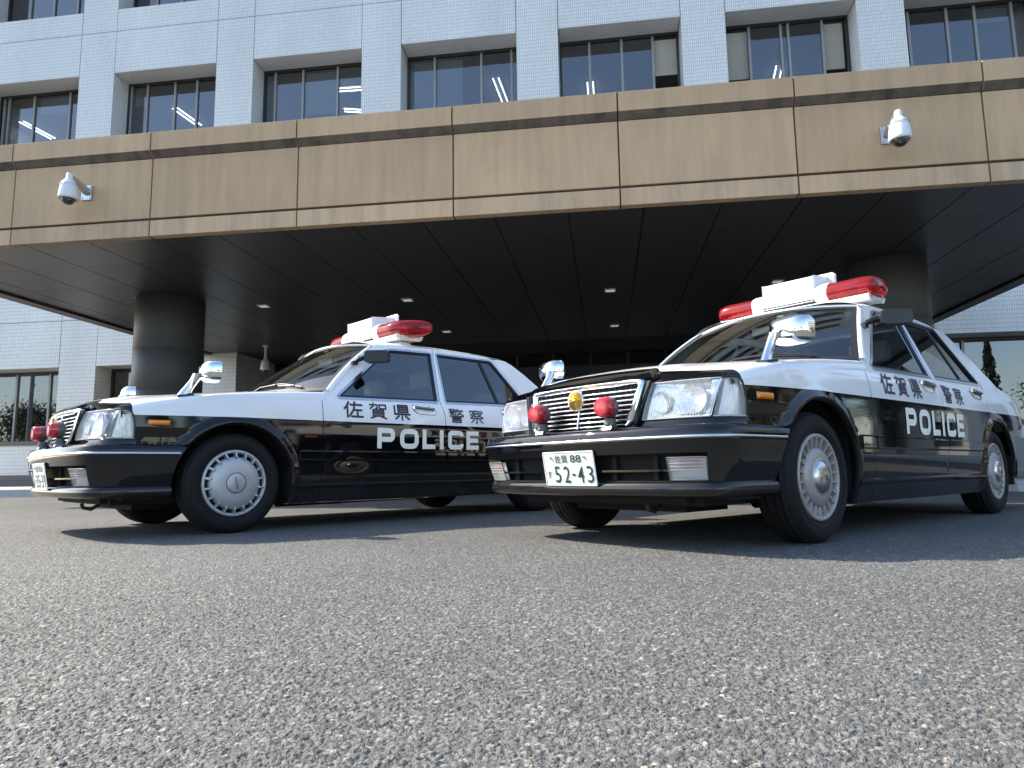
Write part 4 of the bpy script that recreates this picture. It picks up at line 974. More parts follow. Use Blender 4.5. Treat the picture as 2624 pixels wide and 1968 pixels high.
    def npx(Y): return lerp_t([(0, .80), (.36, .772), (.55, .742), (.66, .712), (.72, .668), (.755, .60), (.756, .56)], Y)
    for sg in (1, -1):
        Ys = [.30+.457*k/16 for k in range(17)]
        vs = [(npx(y)+dx, sg*y, z) for dx, z in ((-.012, .568), (-.002, .562), (.0, .532)) for y in Ys]
        nose.add(vs, [(i*17+j, i*17+j+1, (i+1)*17+j+1, (i+1)*17+j) for i in range(2) for j in range(16)], 0, True)
    nose.box(.60, .735, -.38, .38, .53, .735, 1)
    # black surround between grille chrome and headlamp
    for sg in (1, -1):
        nose.prism([(.758, sg*.385, .742), (.705, sg*.408, .735), (.735, sg*.366, .566), (.792, sg*.335, .545)], (-.03, 0, 0), 0)
        nose.prism([(.752, sg*.372, .742), (.758, sg*.408, .742), (.795, sg*.352, .54), (.785, sg*.318, .54)], (-.02, 0, 0), 0)
    nose.build('nose_panel', [BLACK, DARK], root)
    # ---- grille
    gx = lambda z: .800-.038*(z-.55)/.20
    gw = lambda z: .318+.055*(z-.545)/.20
    gr_ = MB(); 
    zz = .560
    bars = [.553+.0225*k for k in range(8)]
    for z in bars:
        w = gw(z)-.02; n = 16; vs = []
        for o, dz in ((-.02, .004), (.004, .0035), (.006, -.001), (.002, -.0035), (-.02, -.003)):
            vs += [(gx(z)-.012+o-.018*(abs(2*k/n-1))**2, -w+2*w*k/n, z+dz) for k in range(n+1)]
        gr_.add(vs, [(i*(n+1)+j, i*(n+1)+j+1, (i+1)*(n+1)+j+1, (i+1)*(n+1)+j) for i in range(4) for j in range(n)], 0, True)
    gr_.tube([(gx(.545)+.0, 0, .545), (gx(.735)+.0, 0, .735)], .005, 8, 0)
    for k in range(-9, 10):
        y = k*.033
        if abs(y) > .02: gr_.box(gx(.64)-.05, gx(.64)-.034, y-.0015, y+.0015, .55, .73, 1)
    gr_.box(.735, .745, -.36, .36, .54, .74, 2)
    go_ = gr_.build('grille', [CHROME, mat('grille_fin', (.02, .02, .02), .5), DARK], root)
    fr3 = MB()
    def fr_path(o):
        P = []
        for y, z in ((-.30, .545), (-.318, .553), (-.326, .57)): P.append((y, z))
        P2 = [(-.372, .732), (-.366, .748), (-.345, .756)]
        allp = P+P2+[(-.2, .764), (0, .767), (.2, .764)]+[(-y, z) for y, z in P2[::-1]]+[(-y, z) for y, z in P[::-1]]
        return allp
    pth = fr_path(0)
    cy, cz_ = 0, .65
    outer = [Vector((gx(z)+.012-.018*(y/.37)**2, y, z)) for y, z in pth]
    wdt = [.014, .030, .044, .046, .040, .033, .033, .033, .033, .033, .040, .046, .044, .030, .014]
    inner = []
    for (y, z), w in zip(pth, wdt):
        d = Vector((-y*1.25, (cz_-z)*1.0)); d = Vector((-(1 if y > 0 else -1) if abs(y) > .25 else 0, -1 if z > .735 else (1 if z < .556 else 0)))
        d = d.normalized() if d.length > 0 else Vector((0, -1)); inner.append(Vector((gx(z)-.004-.018*(y/.37)**2, y+d.x*w, z+d.y*w)))
    n = len(outer); mid = [o.lerp(i, .5)+Vector((.010, 0, 0)) for o, i in zip(outer, inner)]; back = [o+Vector((-.03, 0, 0)) for o in outer]; bi = [i+Vector((-.03, 0, 0)) for i in inner]
    L5 = [back, outer, mid, inner, bi]
    fr3.add([p for l in L5 for p in l], [(a*n+j, a*n+j+1, (a+1)*n+j+1, (a+1)*n+j) for a in range(4) for j in range(n-1)], 0, True)
    fr3.build('grille_frame', CHROME, go_)
    em = MB(); X0 = gx(.68)+.034; K = 16
    for k in range(K):
        a0, a1 = 2*pi*k/K, 2*pi*(k+1)/K; am = (a0+a1)/2; r = .046
        P = lambda rr, a, x: (X0+x, rr*sin(a), .682+rr*cos(a))
        em.add([P(.006, am, .010), P(r*.92, a0+.03, .0), P(r, am-.08, .003), P(r, am+.08, .003), P(r*.92, a1-.03, .0), P(r*.75, am, .011)], [(0, 1, 2, 5), (0, 5, 3, 4), (5, 2, 3)], 0, False)
    em.lathe([(.0, .014), (.009, .012), (.011, .008)], 16, 'X', (X0, 0, .682)); em.lathe([(.049, -.006), (.049, .002), (.044, -.001)], 32, 'X', (X0, 0, .682), 1); em.lathe([(0, -.004), (.046, -.004)], 24, 'X', (X0, 0, .682), 0)
    em.build('gold_emblem', [GOLD, CHROME], go_, recalc=True)
    # ---- headlamps and corner lamps
    for sg in (1, -1):
        def hl(u, v, o=0):   # u inner->outer, v top->bottom
            Yb = .368+(.668-.368)*u; Yt = .404+(.700-.404)*u; Y = Yt+(Yb-Yt)*v; z = .730+(.568-.730)*v
            X = npx(Y)+.002-.030*(1-v)+.006*4*v*(1-v); return (X+o, sg*Y, z)
        def cl(u, v, o=0):
            # corner lens wraps from the headlamp divider to the fender; its upper corner is rounded off
            x = .571+.119*(1-u)**1.5; y = lerp_t([(.570, .757), (.598, .750), (.630, .736), (.665, .708), (.690, .672)], x); a = (.690-x)/.119
            ztop = .732 if x > .655 else .600+.132*max(0, 1-((.655-x)/.0842)**3)**.5
            z = ztop+(.568-ztop)*v; lean = (z-.568)/.162
            return (x-.030*lean*(1-.75*a)+o, sg*(y+.030*lean*(1-a)+o*a), z)
        h = MB(); h.grid(lambda u, v: hl(.02+.96*u, .03+.94*v, -.055+.030*abs(2*u-1)**2), 14, 8)
        h.grid(lambda u, v: hl(.42+.55*u, .1+.8*v, -.045-.03*(1-(2*u-1)**2)*(1-(2*v-1)**2)+.02), 10, 8)
        ho = h.build('headlight', REFLECTOR, root)
        inn_ = MB(); c0 = Vector(hl(.68, .5, -.05)); inn_.lathe([(0, .0), (.05, .0), (.062, .012), (.066, .03)], 28, 'X', tuple(c0)); c1 = Vector(hl(.2, .55, -.05)); inn_.lathe([(0, 0), (.04, .006), (.05, .03)], 24, 'X', tuple(c1)); inn_.build('lamp_bowl', BULB, ho)
        l = MB(); l.grid(lambda u, v: hl(u, v, .0011*sin(2*pi*u*26)*(1 if u < .40 or v > .55 else .25)), 156, 8); l.build('lens', LENS, ho, recalc=False)
        fr4 = MB()
        for a, b in (((0, 0), (1, 0)), ((1, 0), (1, 1)), ((1, 1), (0, 1)), ((0, 1), (0, 0))): fr4.tube([Vector(hl(a[0]+(b[0]-a[0])*k/12, a[1]+(b[1]-a[1])*k/12, -.003)) for k in range(13)], .003, 6)
        fr4.build('lamp_edge', mat('lens_edge', (.45, .47, .48), .25), ho)
        c = MB(); c.grid(lambda u, v: cl(.03+.94*u, .04+.92*v, -.020), 10, 8); co_ = c.build('corner_lamp', BULB, root)
        c = MB(); c.grid(lambda u, v: cl(u, v, .0008*sin(2*pi*u*12)*4*v*(1-v)), 72, 10); c.build('lens', LENS, co_, recalc=False)
        ce = MB(); ce.tube([Vector(cl(k/14, 0, -.001)) for k in range(15)]+[Vector(cl(1, k/8, -.001)) for k in range(1, 9)], .005, 6, 1); ce.tube([Vector(cl(1-k/14, 1, -.002)) for k in range(15)], .004, 6, 0); ce.build('lamp_edge', [mat('lens_edge'), PLASTIC], co_)
    # fill behind corner lamps
    nf = MB()
    for sg in (1, -1): nf.prism([(.50, sg*.60, .55), (.66, sg*.64, .55), (.60, sg*.70, .55), (.545, sg*.735, .55), (.50, sg*.74, .55)], (0, 0, .17))
    nf.build('lamp_bay', DARK, root)
    # ---- red grille lamps
    for sg in (1, -1):
        y0 = sg*.222; org = (.0, y0, .632)
        l = MB(); l.lathe([(0, .882), (.028, .8815), (.042, .878), (.0455, .872), (.047, .835), (.047, .828)], 40, 'X', org)
        lo_ = l.build('red_lamp', REDL, root)
        f = MB()   # dimpled front
        for i in range(-7, 8):
            for j in range(-7, 8):
                yy, zz_ = i*.0062+(j % 2)*.0031, j*.0054
                if yy*yy+zz_*zz_ < .039**2: f.add([(.8818+.0022*(1-0), y0+yy, .632+zz_)]+[(.8812, y0+yy+.003*cos(a), .632+zz_+.003*sin(a)) for a in [2*pi*q/6 for q in range(6)]], [(0, 1+q, 1+(q+1) % 6) for q in range(6)], 0, False)
        f.build('lens_facets', mat('pink_red_facets', (.72, .10, .12), .15, coat=.5), lo_)
        hs = MB(); hs.lathe([(.0485, .836), (.0495, .828), (.0485, .812), (.040, .800), (.02, .795), (0, .795)], 32, 'X', org); hs.tube([(.818, y0, .582), (.818, y0, .556)], .026, 16, 0); hs.lathe([(.027, .563), (.030, .560), (.027, .557), (.030, .553), (.027, .549)], 20, 'Z', (.818, y0, 0)); hs.build('lamp_body', GREYPL, lo_)
        bk = MB(); bk.prism([(.80, y0-.028, .552), (.838, y0-.028, .552), (.850, y0-.028, .528), (.856, y0-.028, .50), (.80, y0-.028, .52)], (0, .056, 0), 0); bk.tube([(.825, y0-.04*sg, .536), (.825, y0-.055*sg, .536)], .008, 8, 1); bk.build('bracket', [mat('dark_satin_bracket', (.16, .17, .18), .3, metal=.5), CHROME], lo_, bevel=.004)
    # ---- marker, mouldings, handles
    for s in (1,):
        a = MB(); a.grid(lambda u, v: (.505-.115*u, ys(.505-.115*u, .659)+.002+.012*(1-(2*v-1)**4)*(1-(2*u-1)**8), .644+.030*v), 16, 8); both(a, 'side_marker', AMBER, root)
        m = MB()
        for x0, x1 in ((-.415, -.570), (-.582, -1.637), (-1.648, -2.325)):
            m.grid(lambda u, v: (x0+(x1-x0)*u, ys(x0+(x1-x0)*u, .48)+[0, .007, .0115, .0125, .0125, .0115, .007, 0][int(round(v*7))], [.4405, .4405, .444, .450, .502, .508, .5115, .5115][int(round(v*7))]), 6, 7, smooth=False)
            for x in (x0, x1): m.add([(x, ys(x, .48), .4405), (x, ys(x, .48)+.012, .446), (x, ys(x, .48)+.012, .506), (x, ys(x, .48), .5115)], [(0, 1, 2, 3)])
        mo = both(m, 'side_moulding', BLACK, root)
        for d, x0, x1 in ((DF, -1.323, -1.548), (DR, -2.262, -2.487)):
            for k, sg in ((0, 1), (1, -1)):
                h = MB(); hz_ = (.832 if d is DF else .846)
                def hp(u, o, z): X = x0+(x1-x0)*u; return (X, sg*(ys(X, .83)+o), hz_+z-.012*u)
                fr5 = [(0, .012), (.05, .032), (.15, .037), (.8, .037), (.93, .026), (1, .0), (.97, -.030), (.85, -.037), (.2, -.037), (.06, -.018)]
                A = [hp(u, .002, z) for u, z in fr5]; B = [hp(.5+(u-.5)*.92, .010, z*.9) for u, z in fr5]; C = [hp(.5+(u-.5)*.80, .006, z*.70) for u, z in fr5]; n = 10
                h.add(A+B+C, [(r*n+j, r*n+(j+1) % n, (r+1)*n+(j+1) % n, (r+1)*n+j) for r in range(2) for j in range(n)], 0, True)
                h.add([hp(.5+(u-.5)*.80, -.004, z*.70) for u, z in fr5], [tuple(range(10))], 1); h.add([hp(.5+(u-.5)*.80, .006, z*.70) for u, z in fr5]+[hp(.5+(u-.5)*.80, -.004, z*.70) for u, z in fr5], [(j, (j+1) % n, n+(j+1) % n, n+j) for j in range(n)], 1)
                gp = [hp(u, o, z) for u in (.12, .90) for o, z in ((.004, .028), (.018, .026), (.022, .012), (.018, .006), (.008, .007))]
                h.add(gp, [(j, j+1, 5+j+1, 5+j) for j in range(4)]+[(0, 1, 2, 3, 4), (5, 6, 7, 8, 9)], 2, False)
                h.build('handle', [CHROME, DARK, REFLCHROME], d[k])
    # ---- fender mirrors
    for sg in (1, -1):
        dy = 0 if sg > 0 else -.055
        f = MB(); base = MB(); base.prism([(.345, sg*.685, .818), (.25, sg*.685, .834), (.25, sg*.745, .830), (.345, sg*.745, .815)], (0, 0, .014))
        # stalk: tapered oval bar leaning back
        P = [Vector((.305, sg*.712, .828)), Vector((.272, sg*.708, .880)), Vector((.238, sg*.708, .930)), Vector((.218, sg*.722, .968))]
        n = 14; vs = []
        for i, p in enumerate(P):
            rx, ry = [(.038, .024), (.031, .021), (.029, .023), (.036, .036)][i]
            vs += [(p.x+rx*cos(2*pi*k/n), p.y+ry*sin(2*pi*k/n), p.z) for k in range(n)]
        f.add(vs, [(i*n+k, i*n+(k+1) % n, (i+1)*n+(k+1) % n, (i+1)*n+k) for i in range(3) for k in range(n)], 0, True)
        # head: rounded cup, wide in Y, open to the rear; a superellipsoid slice
        c = Vector((.150, sg*.768, .982)); NU, NV = 14, 28; vs = []
        yaw = R(7) if sg > 0 else R(16)
        for i in range(NU+1):
            t = i/NU; d = -.022+.104*t     # forward distance from the glass plane
            s = (1-max(0, (t-.10)/.90)**3.4)**.5 if t < 1 else 0.0
            for k in range(NV):
                a = 2*pi*k/NV; cc, ss = cos(a), sin(a); ex = .55
                y = .102*s*math.copysign(abs(cc)**ex, cc); z = .066*s*math.copysign(abs(ss)**ex, ss)
                vs.append((c.x+d*cos(yaw)+y*sin(yaw), c.y+y*cos(yaw)-d*sin(yaw), c.z+z))
        f.add(vs, [(i*NV+k, i*NV+(k+1) % NV, (i+1)*NV+(k+1) % NV, (i+1)*NV+k) for i in range(NU) for k in range(NV)], 0, True)
        f.v = [(x, y+dy, z) for x, y, z in f.v]; vs = [(v[0], v[1]+dy, v[2]) for v in vs]; base.v = [(x, y+dy*.8, z) for x, y, z in base.v]
        mo_ = f.build('fender_mirror', CHROME, root)
        g2 = MB(); g2.add([tuple(Vector(v)+Vector((.012, 0, 0))) for v in vs[:NV]], [tuple(range(NV))]); g2.build('mirror_glass', MIRR, mo_)
        base.build('mirror_base', PLASTIC, mo_, bevel=.004)
    # ---- door-post auxiliary mirror (left post only)
    dm = MB()
    dm.tube([(-.905, .690, 1.175), (-.945, .722, 1.195), (-.955, .745, 1.20)], [.016, .02, .026], 12)
    for k in range(6): dm.lathe([(.020, -.0035), (.028, 0), (.020, .0035)], 16, 'X', (0, 0, 0)) if False else None
    for k in range(7):
        p = Vector((-.912, .698, 1.180)).lerp(Vector((-.955, .742, 1.201)), k/6); dm.tube([p-Vector((.004, -.004, -.001)), p, p+Vector((-.004, .004, .001))], [.018, .030+.004*(k/6), .018], 14)
    pts = [(0, .036), (.02, .046), (.16, .040), (.175, .030), (.175, -.028), (.165, -.040), (.03, -.040), (0, -.03)]
    ax = Vector((-.70, .66, .05)).normalized(); tz = Vector((0, 0, 1)); ty = tz.cross(ax).normalized(); O = Vector((-.945, .735, 1.192))
    q = [O+ax*u+tz*v-ty*.045 for u, v in pts]; dm.prism(q, ty*.085)
    dmo = dm.build('post_mirror', PLASTIC, root, bevel=.008)
    stp = MB(); stp.tube([(-.868, .640, 1.152), (-.890, .668, 1.160), (-.905, .690, 1.172)], .012, 10); stp.box(-.915, -.865, .655, .693, 1.142, 1.165); stp.build('strap', PLASTIC, dmo)
    # ---- wipers
    for y0, y1 in ((.02, .52), (-.60, -.08)):
        w = MB(); t0, t1 = y0/.745, y1/.70
        A = up_(ws(.02, (t0+1)/2)); 
        base_ = A+Vector((.01, 0, .0)); pts = [base_+Vector((.02, -.02, -.01)), up_(ws(.055, (t0+.12+1)/2))+Vector((.012, 0, .022)), up_(ws(.075, ((t0+t1)/2+1)/2))+Vector((.010, 0, .022))]
        w.tube(pts, .009, 8); w.tube([up_(ws(.05+.035*sin(pi*k/10), ((t0+(t1-t0)*k/10)+1)/2))+Vector((.006, 0, .008)) for k in range(11)], .008, 6)
        w.tube([up_(ws(.06+.04*sin(pi*k/10), ((t0+.1+(t1-t0-.2)*k/10)+1)/2))+Vector((.008, 0, .016)) for k in range(11)], .006, 6)
        w.build('wiper', PLASTIC, root)
    # ---- lettering on the flanks
    def flank(u0, u1, zb, zt_, sg=1, off=.0025):
        if sg > 0: return lambda s, t: (u0+(u1-u0)*s, ys(u0+(u1-u0)*s, zb+(zt_-zb)*t)+off, zb+(zt_-zb)*t)
        return lambda s, t: (u1+(u0-u1)*s, -(ys(u1+(u0-u1)*s, zb+(zt_-zb)*t)+off), zb+(zt_-zb)*t)
    kan = [('佐', -.735, -.886), ('賀', -.942, -1.092), ('県', -1.150, -1.298), ('警', -1.678, -1.828), ('察', -1.892, -2.043)]
    for sg in (1, -1):
        m = MB()
        def stroke(pts, w, fn):
            n = len(pts); Lf, Rt = [], []
            for i in range(n):
                p = Vector(pts[i]); a = (p-Vector(pts[i-1])).normalized() if i else None; b = (Vector(pts[i+1])-p).normalized() if i < n-1 else None
                t = a if b is None else b if a is None else (a+b).normalized(); nr = Vector((-t.y, t.x)); k = 1 if (a is None or b is None) else 1/max(.5, nr.dot(Vector((-a.y, a.x))))
                Lf.append(p+nr*w/2*k); Rt.append(p-nr*w/2*k)
            m.add([fn(*p) for p in Lf+Rt], [(i, i+1, n+i+1, n+i) for i in range(n-1)])
        def rr(pts, r, closed=False):
            out = []
            for i in range(len(pts)):
                if not closed and i in (0, len(pts)-1): out.append(pts[i]); continue
                p0, p1, p2 = Vector(pts[i-1]), Vector(pts[i]), Vector(pts[(i+1) % len(pts)]); a = (p0-p1).normalized(); b = (p2-p1).normalized()
                for k in range(7): t = k/6; out.append(tuple((p1+a*r)*(1-t)**2+2*p1*t*(1-t)+(p1+b*r)*t*t))
            if closed: out.append(out[0])
            return out
        for ch, a, b in kan:
            m = MB(); f0 = flank(a, b, .746, .854, sg); wd = KW.get(ch, .138)
            for n_, pts in enumerate(KST[ch]):
                pts = [(x*1.39, y) for x, y in pts]   # keep the pen round on a box wider than high
                d = []
                for q, (p0, p1) in enumerate(zip(pts, pts[1:])): d += [(p0[0]+(p1[0]-p0[0])*t/4, p0[1]+(p1[1]-p0[1])*t/4) for t in range(4)]
                d.append(pts[-1]); off = .00008*n_
                fk = lambda s, t: (lambda P: (P[0], P[1]+sg*off, P[2]))(f0(s/1.39, t))
                stroke(d, wd, fk)
                for e in (d[0], d[-1]): m.add([fk(e[0]+wd/2*cos(2*pi*c/10), e[1]+wd/2*sin(2*pi*c/10)) for c in range(10)], [tuple(range(10))])
            m.build('kanji', KANJI, root, recalc=False)
        m = MB()
        Hh = .148; w = .037; z0 = .530
        lets = [('P', -1.003, .152), ('O', -1.200, .170), ('L', -1.406, .122), ('I', -1.572, .040), ('C', -1.656, .157), ('E', -1.845, .132)]
        shift = -2.98 if sg < 0 else 0
        for ch, xs_, W in lets:
            if sg > 0: fn = lambda s, t, xs_=xs_: (xs_-s, ys(xs_-s, z0+t)+.003, z0+t)
            else: fn = lambda s, t, xs_=xs_: (-2.98-(xs_-s), -(ys(-2.98-(xs_-s), z0+t)+.003), z0+t)
            h = w/2; r = .045
            if ch == 'P': stroke(dens([(h, 0), (h, Hh)], .05)[:3]+[(h, Hh)], w, fn); stroke(rr([(w, Hh-h), (W-h, Hh-h), (W-h, .066), (w, .066)], .029), w, fn)
            if ch == 'O': stroke(rr([(h, h), (h, Hh-h), (W-h, Hh-h), (W-h, h)], r, True), w, fn)
            if ch == 'L': stroke([(h, Hh), (h, .07), (h, 0)], w, fn); stroke([(w, h), (W*.6, h), (W, h)], w*.95, fn)
            if ch == 'I': stroke([(h, 0), (h, .07), (h, Hh)], w, fn)
            if ch == 'C': stroke(rr([(W-h, Hh*.70), (W-h, Hh-h), (h, Hh-h), (h, h), (W-h, h), (W-h, Hh*.30)], .0225), w, fn)
            if ch == 'E':
                stroke([(h, 0), (h, .07), (h, Hh)], w, fn)
                for t in (h*.95, Hh/2, Hh-h*.95): stroke([(w, t), (W*.6, t), (W-(.006 if abs(t-Hh/2) < .01 else 0), t)], w*.92, fn)
        m.build('police_lettering', REFLW, root, recalc=False)
    return root

def wheel_parts(kind):
    """meshes for one wheel, axle along Y, outside at +Y"""
    t = MB(); w = .093; rt_ = .307
    prof_ = [(.198, .060), (.205, .078), (.225, .090), (.255, .094), (.280, .088), (.293, .077), (.300, .066), (.3045, .056)]
    tread = []
    ys_ = [.056, .042, .040, .034, .032, .012, .010, .004, .002, -.002, -.004, -.010, -.012, -.032, -.034, -.040, -.042, -.056]
    for k, y in enumerate(ys_):
        groove = k in (2, 3, 6, 7, 10, 11, 14, 15)
        tread.append((rt_-.0015*abs(y)/.05-(.007 if groove else 0), y))
    p = prof_+tread+[(r, -y) for r, y in prof_[::-1]]
    t.lathe(p, 72, 'Y', flip=True)
    for r in (.232, .272): t.lathe([(r-.002, .0935 if r < .25 else .0905), (r, .0955 if r < .25 else .0925), (r+.002, .0935 if r < .25 else .0905)], 64, 'Y')
    hub = MB(); hub.lathe([(0, .030), (.205, .030), (.206, -.07), (.0, -.07)], 40, 'Y')
    c = MB()
    c.lathe([(.203, .066), (.2035, .082), (.199, .088), (.190, .0885), (.183, .083), (.181, .060)], 72, 'Y')
    n = 18 if kind == 'flat' else 22
    ri = .160 if kind == 'flat' else .138
    dome = .098 if kind == 'flat' else .092
    c.lathe([(0, dome+.006), (.05, dome+.006), (.10, dome+.004), (ri-.012, dome-.004), (ri, dome-.014), (ri, .05)], 64, 'Y')
    for k in range(n):
        a = 2*pi*(k+.5)/n
        if kind == 'flat':
            hw = .0055; r0, r1 = .142, .190; y0, y1 = dome+.003, .089
            P = [(r0, -hw*.6, y0-.008), (r0, hw*.6, y0-.008), (r0+.016, hw, y0), (r0+.016, -hw, y0), (r1, hw, y1), (r1, -hw, y1), (ri, -hw, .055), (ri, hw, .055), (r1, hw, .055), (r1, -hw, .055)]
            F = [(0, 1, 2, 3), (3, 2, 4, 5), (2, 1, 7, 8, 4), (3, 5, 9, 6, 0)]
        else:
            hw = .0042; P = [(ri-.004, -hw, dome-.012), (ri-.004, hw, dome-.012), (.189, hw+.006, .086), (.189, -hw+.006, .086), (ri-.004, hw+.010, .05), (.189, hw+.019, .05), (ri-.004, -hw, .05), (.189, -hw, .05)]
            F = [(0, 1, 2, 3), (1, 4, 5, 2), (0, 3, 7, 6)]
        c.add([(r*cos(a)-s*sin(a), y, r*sin(a)+s*cos(a)) for r, s, y in P], F, 0, False)
    bw = MB(); bw.lathe([(.135, .048), (.185, .048)], 48, 'Y')
    cap = MB()
    if kind == 'flat':
        cap.lathe([(0, .1075), (.055, .1075), (.0585, .106), (.060, .103)], 40, 'Y'); cap.lathe([(.060, .1045), (.0625, .1055), (.064, .1035)], 40, 'Y', mi=1)
        fn = lambda s, t_: ((-.008+.016*t_)*cos(.2)-(.036-.072*s)*0+(.006-.012*s), .1082, .036-.072*s)
        put_text(cap, 'NISSAN', lambda s, t_: (.0085-.017*t_+(.008-.016*s), .1082, .036-.072*s), bold=.01, mi=1)
    else:
        cap.lathe([(0, .118), (.03, .1165), (.06, .109), (.074, .102), (.078, .096)], 40, 'Y'); cap.lathe([(.080, .096), (.085, .098), (.088, .093)], 48, 'Y')
        put_text(cap, 'Brougham', lambda s, t_: (.050-.016*t_, .1165, .045-.09*s), mi=1)
        for d in (-.006, .006):
            cap.box(-.004+d*1.2-.0012, -.004+d*1.2+.0012, .1165, .119, -.016, .012, 1); cap.box(-.018, .008, .1165, .119, d-.003, d-.0005, 1)
    return t, hub, c, bw, cap
def add_wheels(root, kind, steer):
    t, hub, c, bw, cap = wheel_parts(kind)
    cm = COVER if kind == 'flat' else COVERD
    proto = tuple()
    first = None
    for xc, sg, st in ((0, 1, steer), (0, -1, steer), (-WB, 1, 0), (-WB, -1, 0)):
        rz = st if sg > 0 else pi+st; loc = (xc, sg*.692, .3055)
        if first is None:
            hub.join(bw) if False else None
            wo = hub.build('wheel', mat('dark_wheel_disc', (.03, .028, .028), .6), root); t.build('tyre', RUBBER, wo)
            co_ = c.build('wheel_cover', cm, wo); cap.build('hub_cap', [COVER if kind == 'flat' else SATIN, KANJI], wo)
            first = wo
        else: wo = copy_tree(first, root)
        wo.location = loc; wo.rotation_euler = (0, 0, rz)
def add_plate(root, top_, kana, num):
    p = MB(); A, B = Vector((.880, 0, .440)), Vector((.851, 0, .279)); up_v = (A-B).normalized(); n = Vector((up_v.z, 0, -up_v.x)); H = (A-B).length
    P = lambda s, t, o=0: B+Vector((0, -.165+.33*s, 0))+up_v*H*t+n*o
    rp = rpoly([(0, 0), (1, 0), (1, 1), (0, 1)], .035); 
    p.prism([P(s, t, -.004) for s, t in rp], n*.004)
    r2 = [P(.5+(s-.5)*.975, .5+(t-.5)*.95, .001) for s, t in rp]; r1 = [P(s, t, .001) for s, t in rp]; k = len(rp)
    p.add(r1+[q+n*.0015 for q in r2], [(i, (i+1) % k, k+(i+1) % k, k+i) for i in range(k)], 0)
    po = p.build('licence_plate', PLATEW, root)
    m = MB(); o = .0022
    def at(s0, s1, t0, t1): return lambda s, t: P(s0+(s1-s0)*s, t0+(t1-t0)*t, o)
    tt, w = top_
    x = .5-w/2
    put_text(m, '佐', at(.24, .365, .67, .91), .012); put_text(m, '賀', at(.375, .50, .67, .91), .012)
    ds = tt; ww = .10 if len(tt) == 2 else .085
    for i, ch in enumerate(ds): put_text(m, ch, at(.55+i*(ww+.012), .55+i*(ww+.012)+ww, .68, .90), .012)
    put_text(m, kana, at(.055, .145, .22, .44), .012)
    xs_ = [.20, .385, .655, .835]
    for x_, ch in zip(xs_, num): put_text(m, ch, at(x_+.008, x_+.128, .10, .58), .004)
    m.add([at(.555, .620, .30, .36)(s, t) for s, t in ((0, 0), (1, 0), (1, 1), (0, 1))], [(0, 1, 2, 3)])
    m.build('plate_lettering', PLATEG, po, recalc=False)
    for s in (.17, .83):
        b = MB(); b.tube([P(s, .83, .0), P(s, .83, .006)], .006, 10); b.build('plate_bolt', SATIN, po)
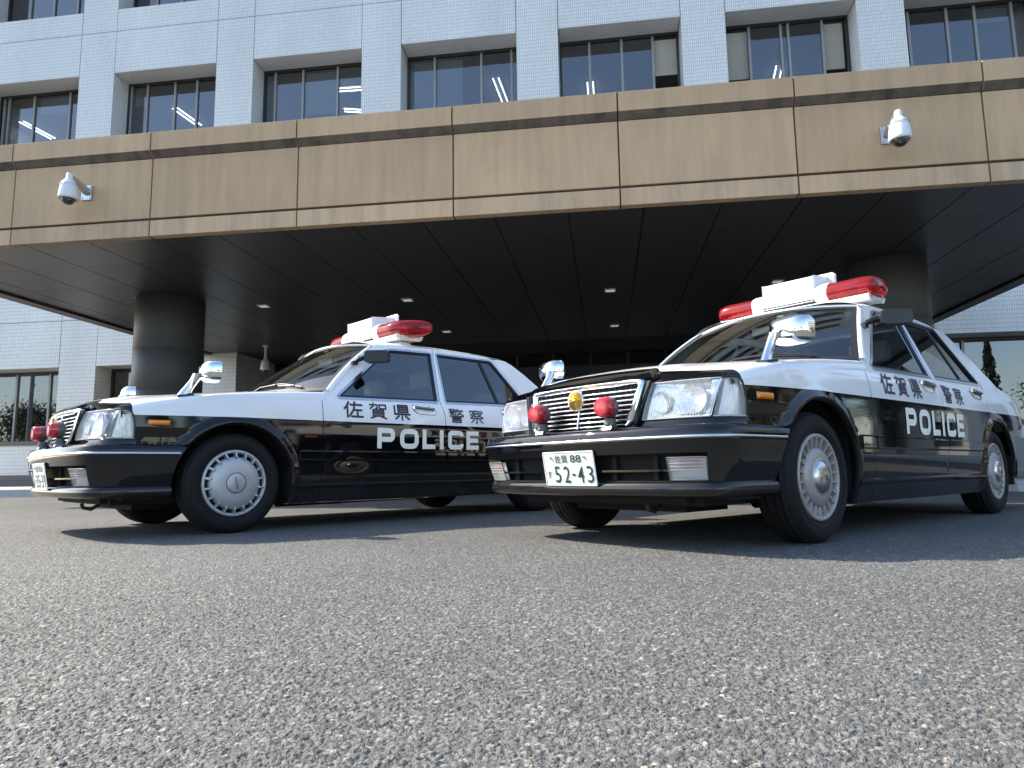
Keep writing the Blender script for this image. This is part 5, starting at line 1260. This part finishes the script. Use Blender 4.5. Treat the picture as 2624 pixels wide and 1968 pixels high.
def add_lightbar(root, kind):
    X0 = -1.485
    b = MB()   # white base and centre housing
    sec = [(-.132, 1.456), (-.120, 1.432), (-.080, 1.420), (.080, 1.420), (.118, 1.432), (.128, 1.456)]
    L_ = .535
    b.prism([(X0+x, -L_, z) for x, z in sec], (0, 2*L_, 0))
    box = [(X0+.125, 1.475), (X0+.128, 1.648), (X0-.10, 1.675), (X0-.10, 1.46)]
    b.prism([(x, -.187, z) for x, z in box], (0, .374, 0))
    b.prism([(X0-.100, -.235, 1.53), (X0-.100, .235, 1.53), (X0-.092, .235, 1.685), (X0-.092, .215, 1.702), (X0-.092, -.215, 1.702), (X0-.092, -.235, 1.685)], (-.012, 0, 0))
    bo = b.build('light_bar', LAMPW, root, bevel=.006)
    sp = MB(); sp.box(X0+.110, X0+.1295, -.183, .183, 1.462, 1.486); sp.build('speaker_slot', PLASTIC, bo)
    s2 = MB(); s2.tube([(X0+.130, -.18, 1.474), (X0+.130, .18, 1.474)], .004, 8); s2.build('slot_trim', SATIN, bo)
    def sect(k, e=.75):   # domed section
        a = 2*pi*k; return a
    NS = 28
    def ring(y, sx, sz, zc_=1.512, ex=.8):
        out = []
        for k in range(NS):
            a = 2*pi*k/NS; c, s = cos(a), sin(a)
            out.append((X0+sx*math.copysign(abs(c)**ex, c), y, max(zc_-.060, zc_+sz*math.copysign(abs(s)**ex, s))))
        return out
    for sg in (1, -1):
        cl_ = MB(); rs = [ring(sg*.185, .137, .078, 1.515), ring(sg*.215, .143, .083, 1.515), ring(sg*.262, .143, .083, 1.515), ring(sg*.275, .139, .079, 1.515)]
        cl_.add([p for r in rs for p in r], [(i*NS+k, i*NS+(k+1) % NS, (i+1)*NS+(k+1) % NS, (i+1)*NS+k) for i in range(3) for k in range(NS)], 0, True); cl_.build('collar', LAMPW, bo)
        d = MB(); rs = []
        if kind == 'round':
            for y, k in ((.27, 1), (.33, 1), (.40, 1), (.455, 1), (.50, .985), (.527, .94), (.547, .86), (.562, .74), (.572, .56), (.576, .3), (.577, .02)): rs.append(ring(sg*y, .140*(k if k > .9 else k**.6), .076*k, 1.514))
        else:
            for y, k in ((.27, 1), (.33, 1), (.40, 1), (.46, 1), (.50, .99), (.54, .95), (.57, .88), (.595, .76), (.612, .58), (.622, .32), (.625, .02)):
                r = ring(sg*y, .138*(k**.5), .074*k**.8, 1.514); 
                rs.append([(x, yy-sg*.20*max(0, min(1, (y-.38)/.2))*((x-X0-.0)/.138+.0)*.55, z) for x, yy, z in r])
        d.add([p for r in rs for p in r], [(i*NS+k, i*NS+(k+1) % NS, (i+1)*NS+(k+1) % NS, (i+1)*NS+k) for i in range(len(rs)-1) for k in range(NS)], 0, True)
        do = d.build('red_beacon', REDGLASS, bo, recalc=True)
        it = MB(); it.box(X0-.10, X0+.10, min(sg*.28, sg*.54), max(sg*.28, sg*.54), 1.455, 1.468, 0)
        for y in (.34, .47): it.lathe([(.0, 0), (.03, .01), (.045, .04), (.05, .05)], 20, 'X', (X0-.04, sg*y, 1.515), 1); it.lathe([(.0, .0), (.012, -.01), (.012, .04), (0, .05)], 12, 'X', (X0+.03, sg*y, 1.515), 2)
        it.build('rotator', [mat('beacon_base', (.35, .02, .02), .4), REFLECTOR, mat('beacon_bulb', (.9, .5, .2), .2)], do)
        ft = MB(); ft.prism([(X0-.09, sg*.36, 1.34), (X0-.07, sg*.36, 1.405), (X0-.03, sg*.36, 1.417), (X0+.03, sg*.36, 1.417), (X0+.075, sg*.36, 1.40), (X0+.10, sg*.36, 1.34)], (0, sg*.11, 0)); ft.build('mounting_foot', LAMPW, bo, bevel=.012)
        ep = MB(); ep.prism([(X0-.07, sg*(L_-.001), 1.418), (X0+.07, sg*(L_-.001), 1.418), (X0+.085, sg*(L_-.001), 1.44), (X0+.07, sg*(L_-.001), 1.456), (X0-.07, sg*(L_-.001), 1.456), (X0-.085, sg*(L_-.001), 1.44)], (0, sg*.006, 0)); 
        ep.build('end_plate', SATIN, bo, bevel=.003)
proto = car_common()
CARS = [(proto, .9157, 3.8082, -2.4287, 'round', ('88', .3), 'す', '5243', 'vaned', R(-.3), 'black and white police sedan at right with number 52-43, nose to camera'),
        (None, -2.259, 4.8026, 3.9229, 'slant', ('800', .3), 'さ', '3539', 'flat', R(1.9), 'black and white police sedan at left showing its flank, with plate 35-39')]
roots = []
other = copy_tree(proto)
for r, cfg in zip((proto, other), CARS):
    _, x, y, a, lb, tp_, ka, num, wk, st, lab = cfg
    r.location = (x, y, 0); r.rotation_euler = (0, 0, a)
    add_wheels(r, wk, st); add_plate(r, tp_, ka, num); add_lightbar(r, lb)
    tag(r, lab, 'police car', 'police cars parked in front of the canopy')
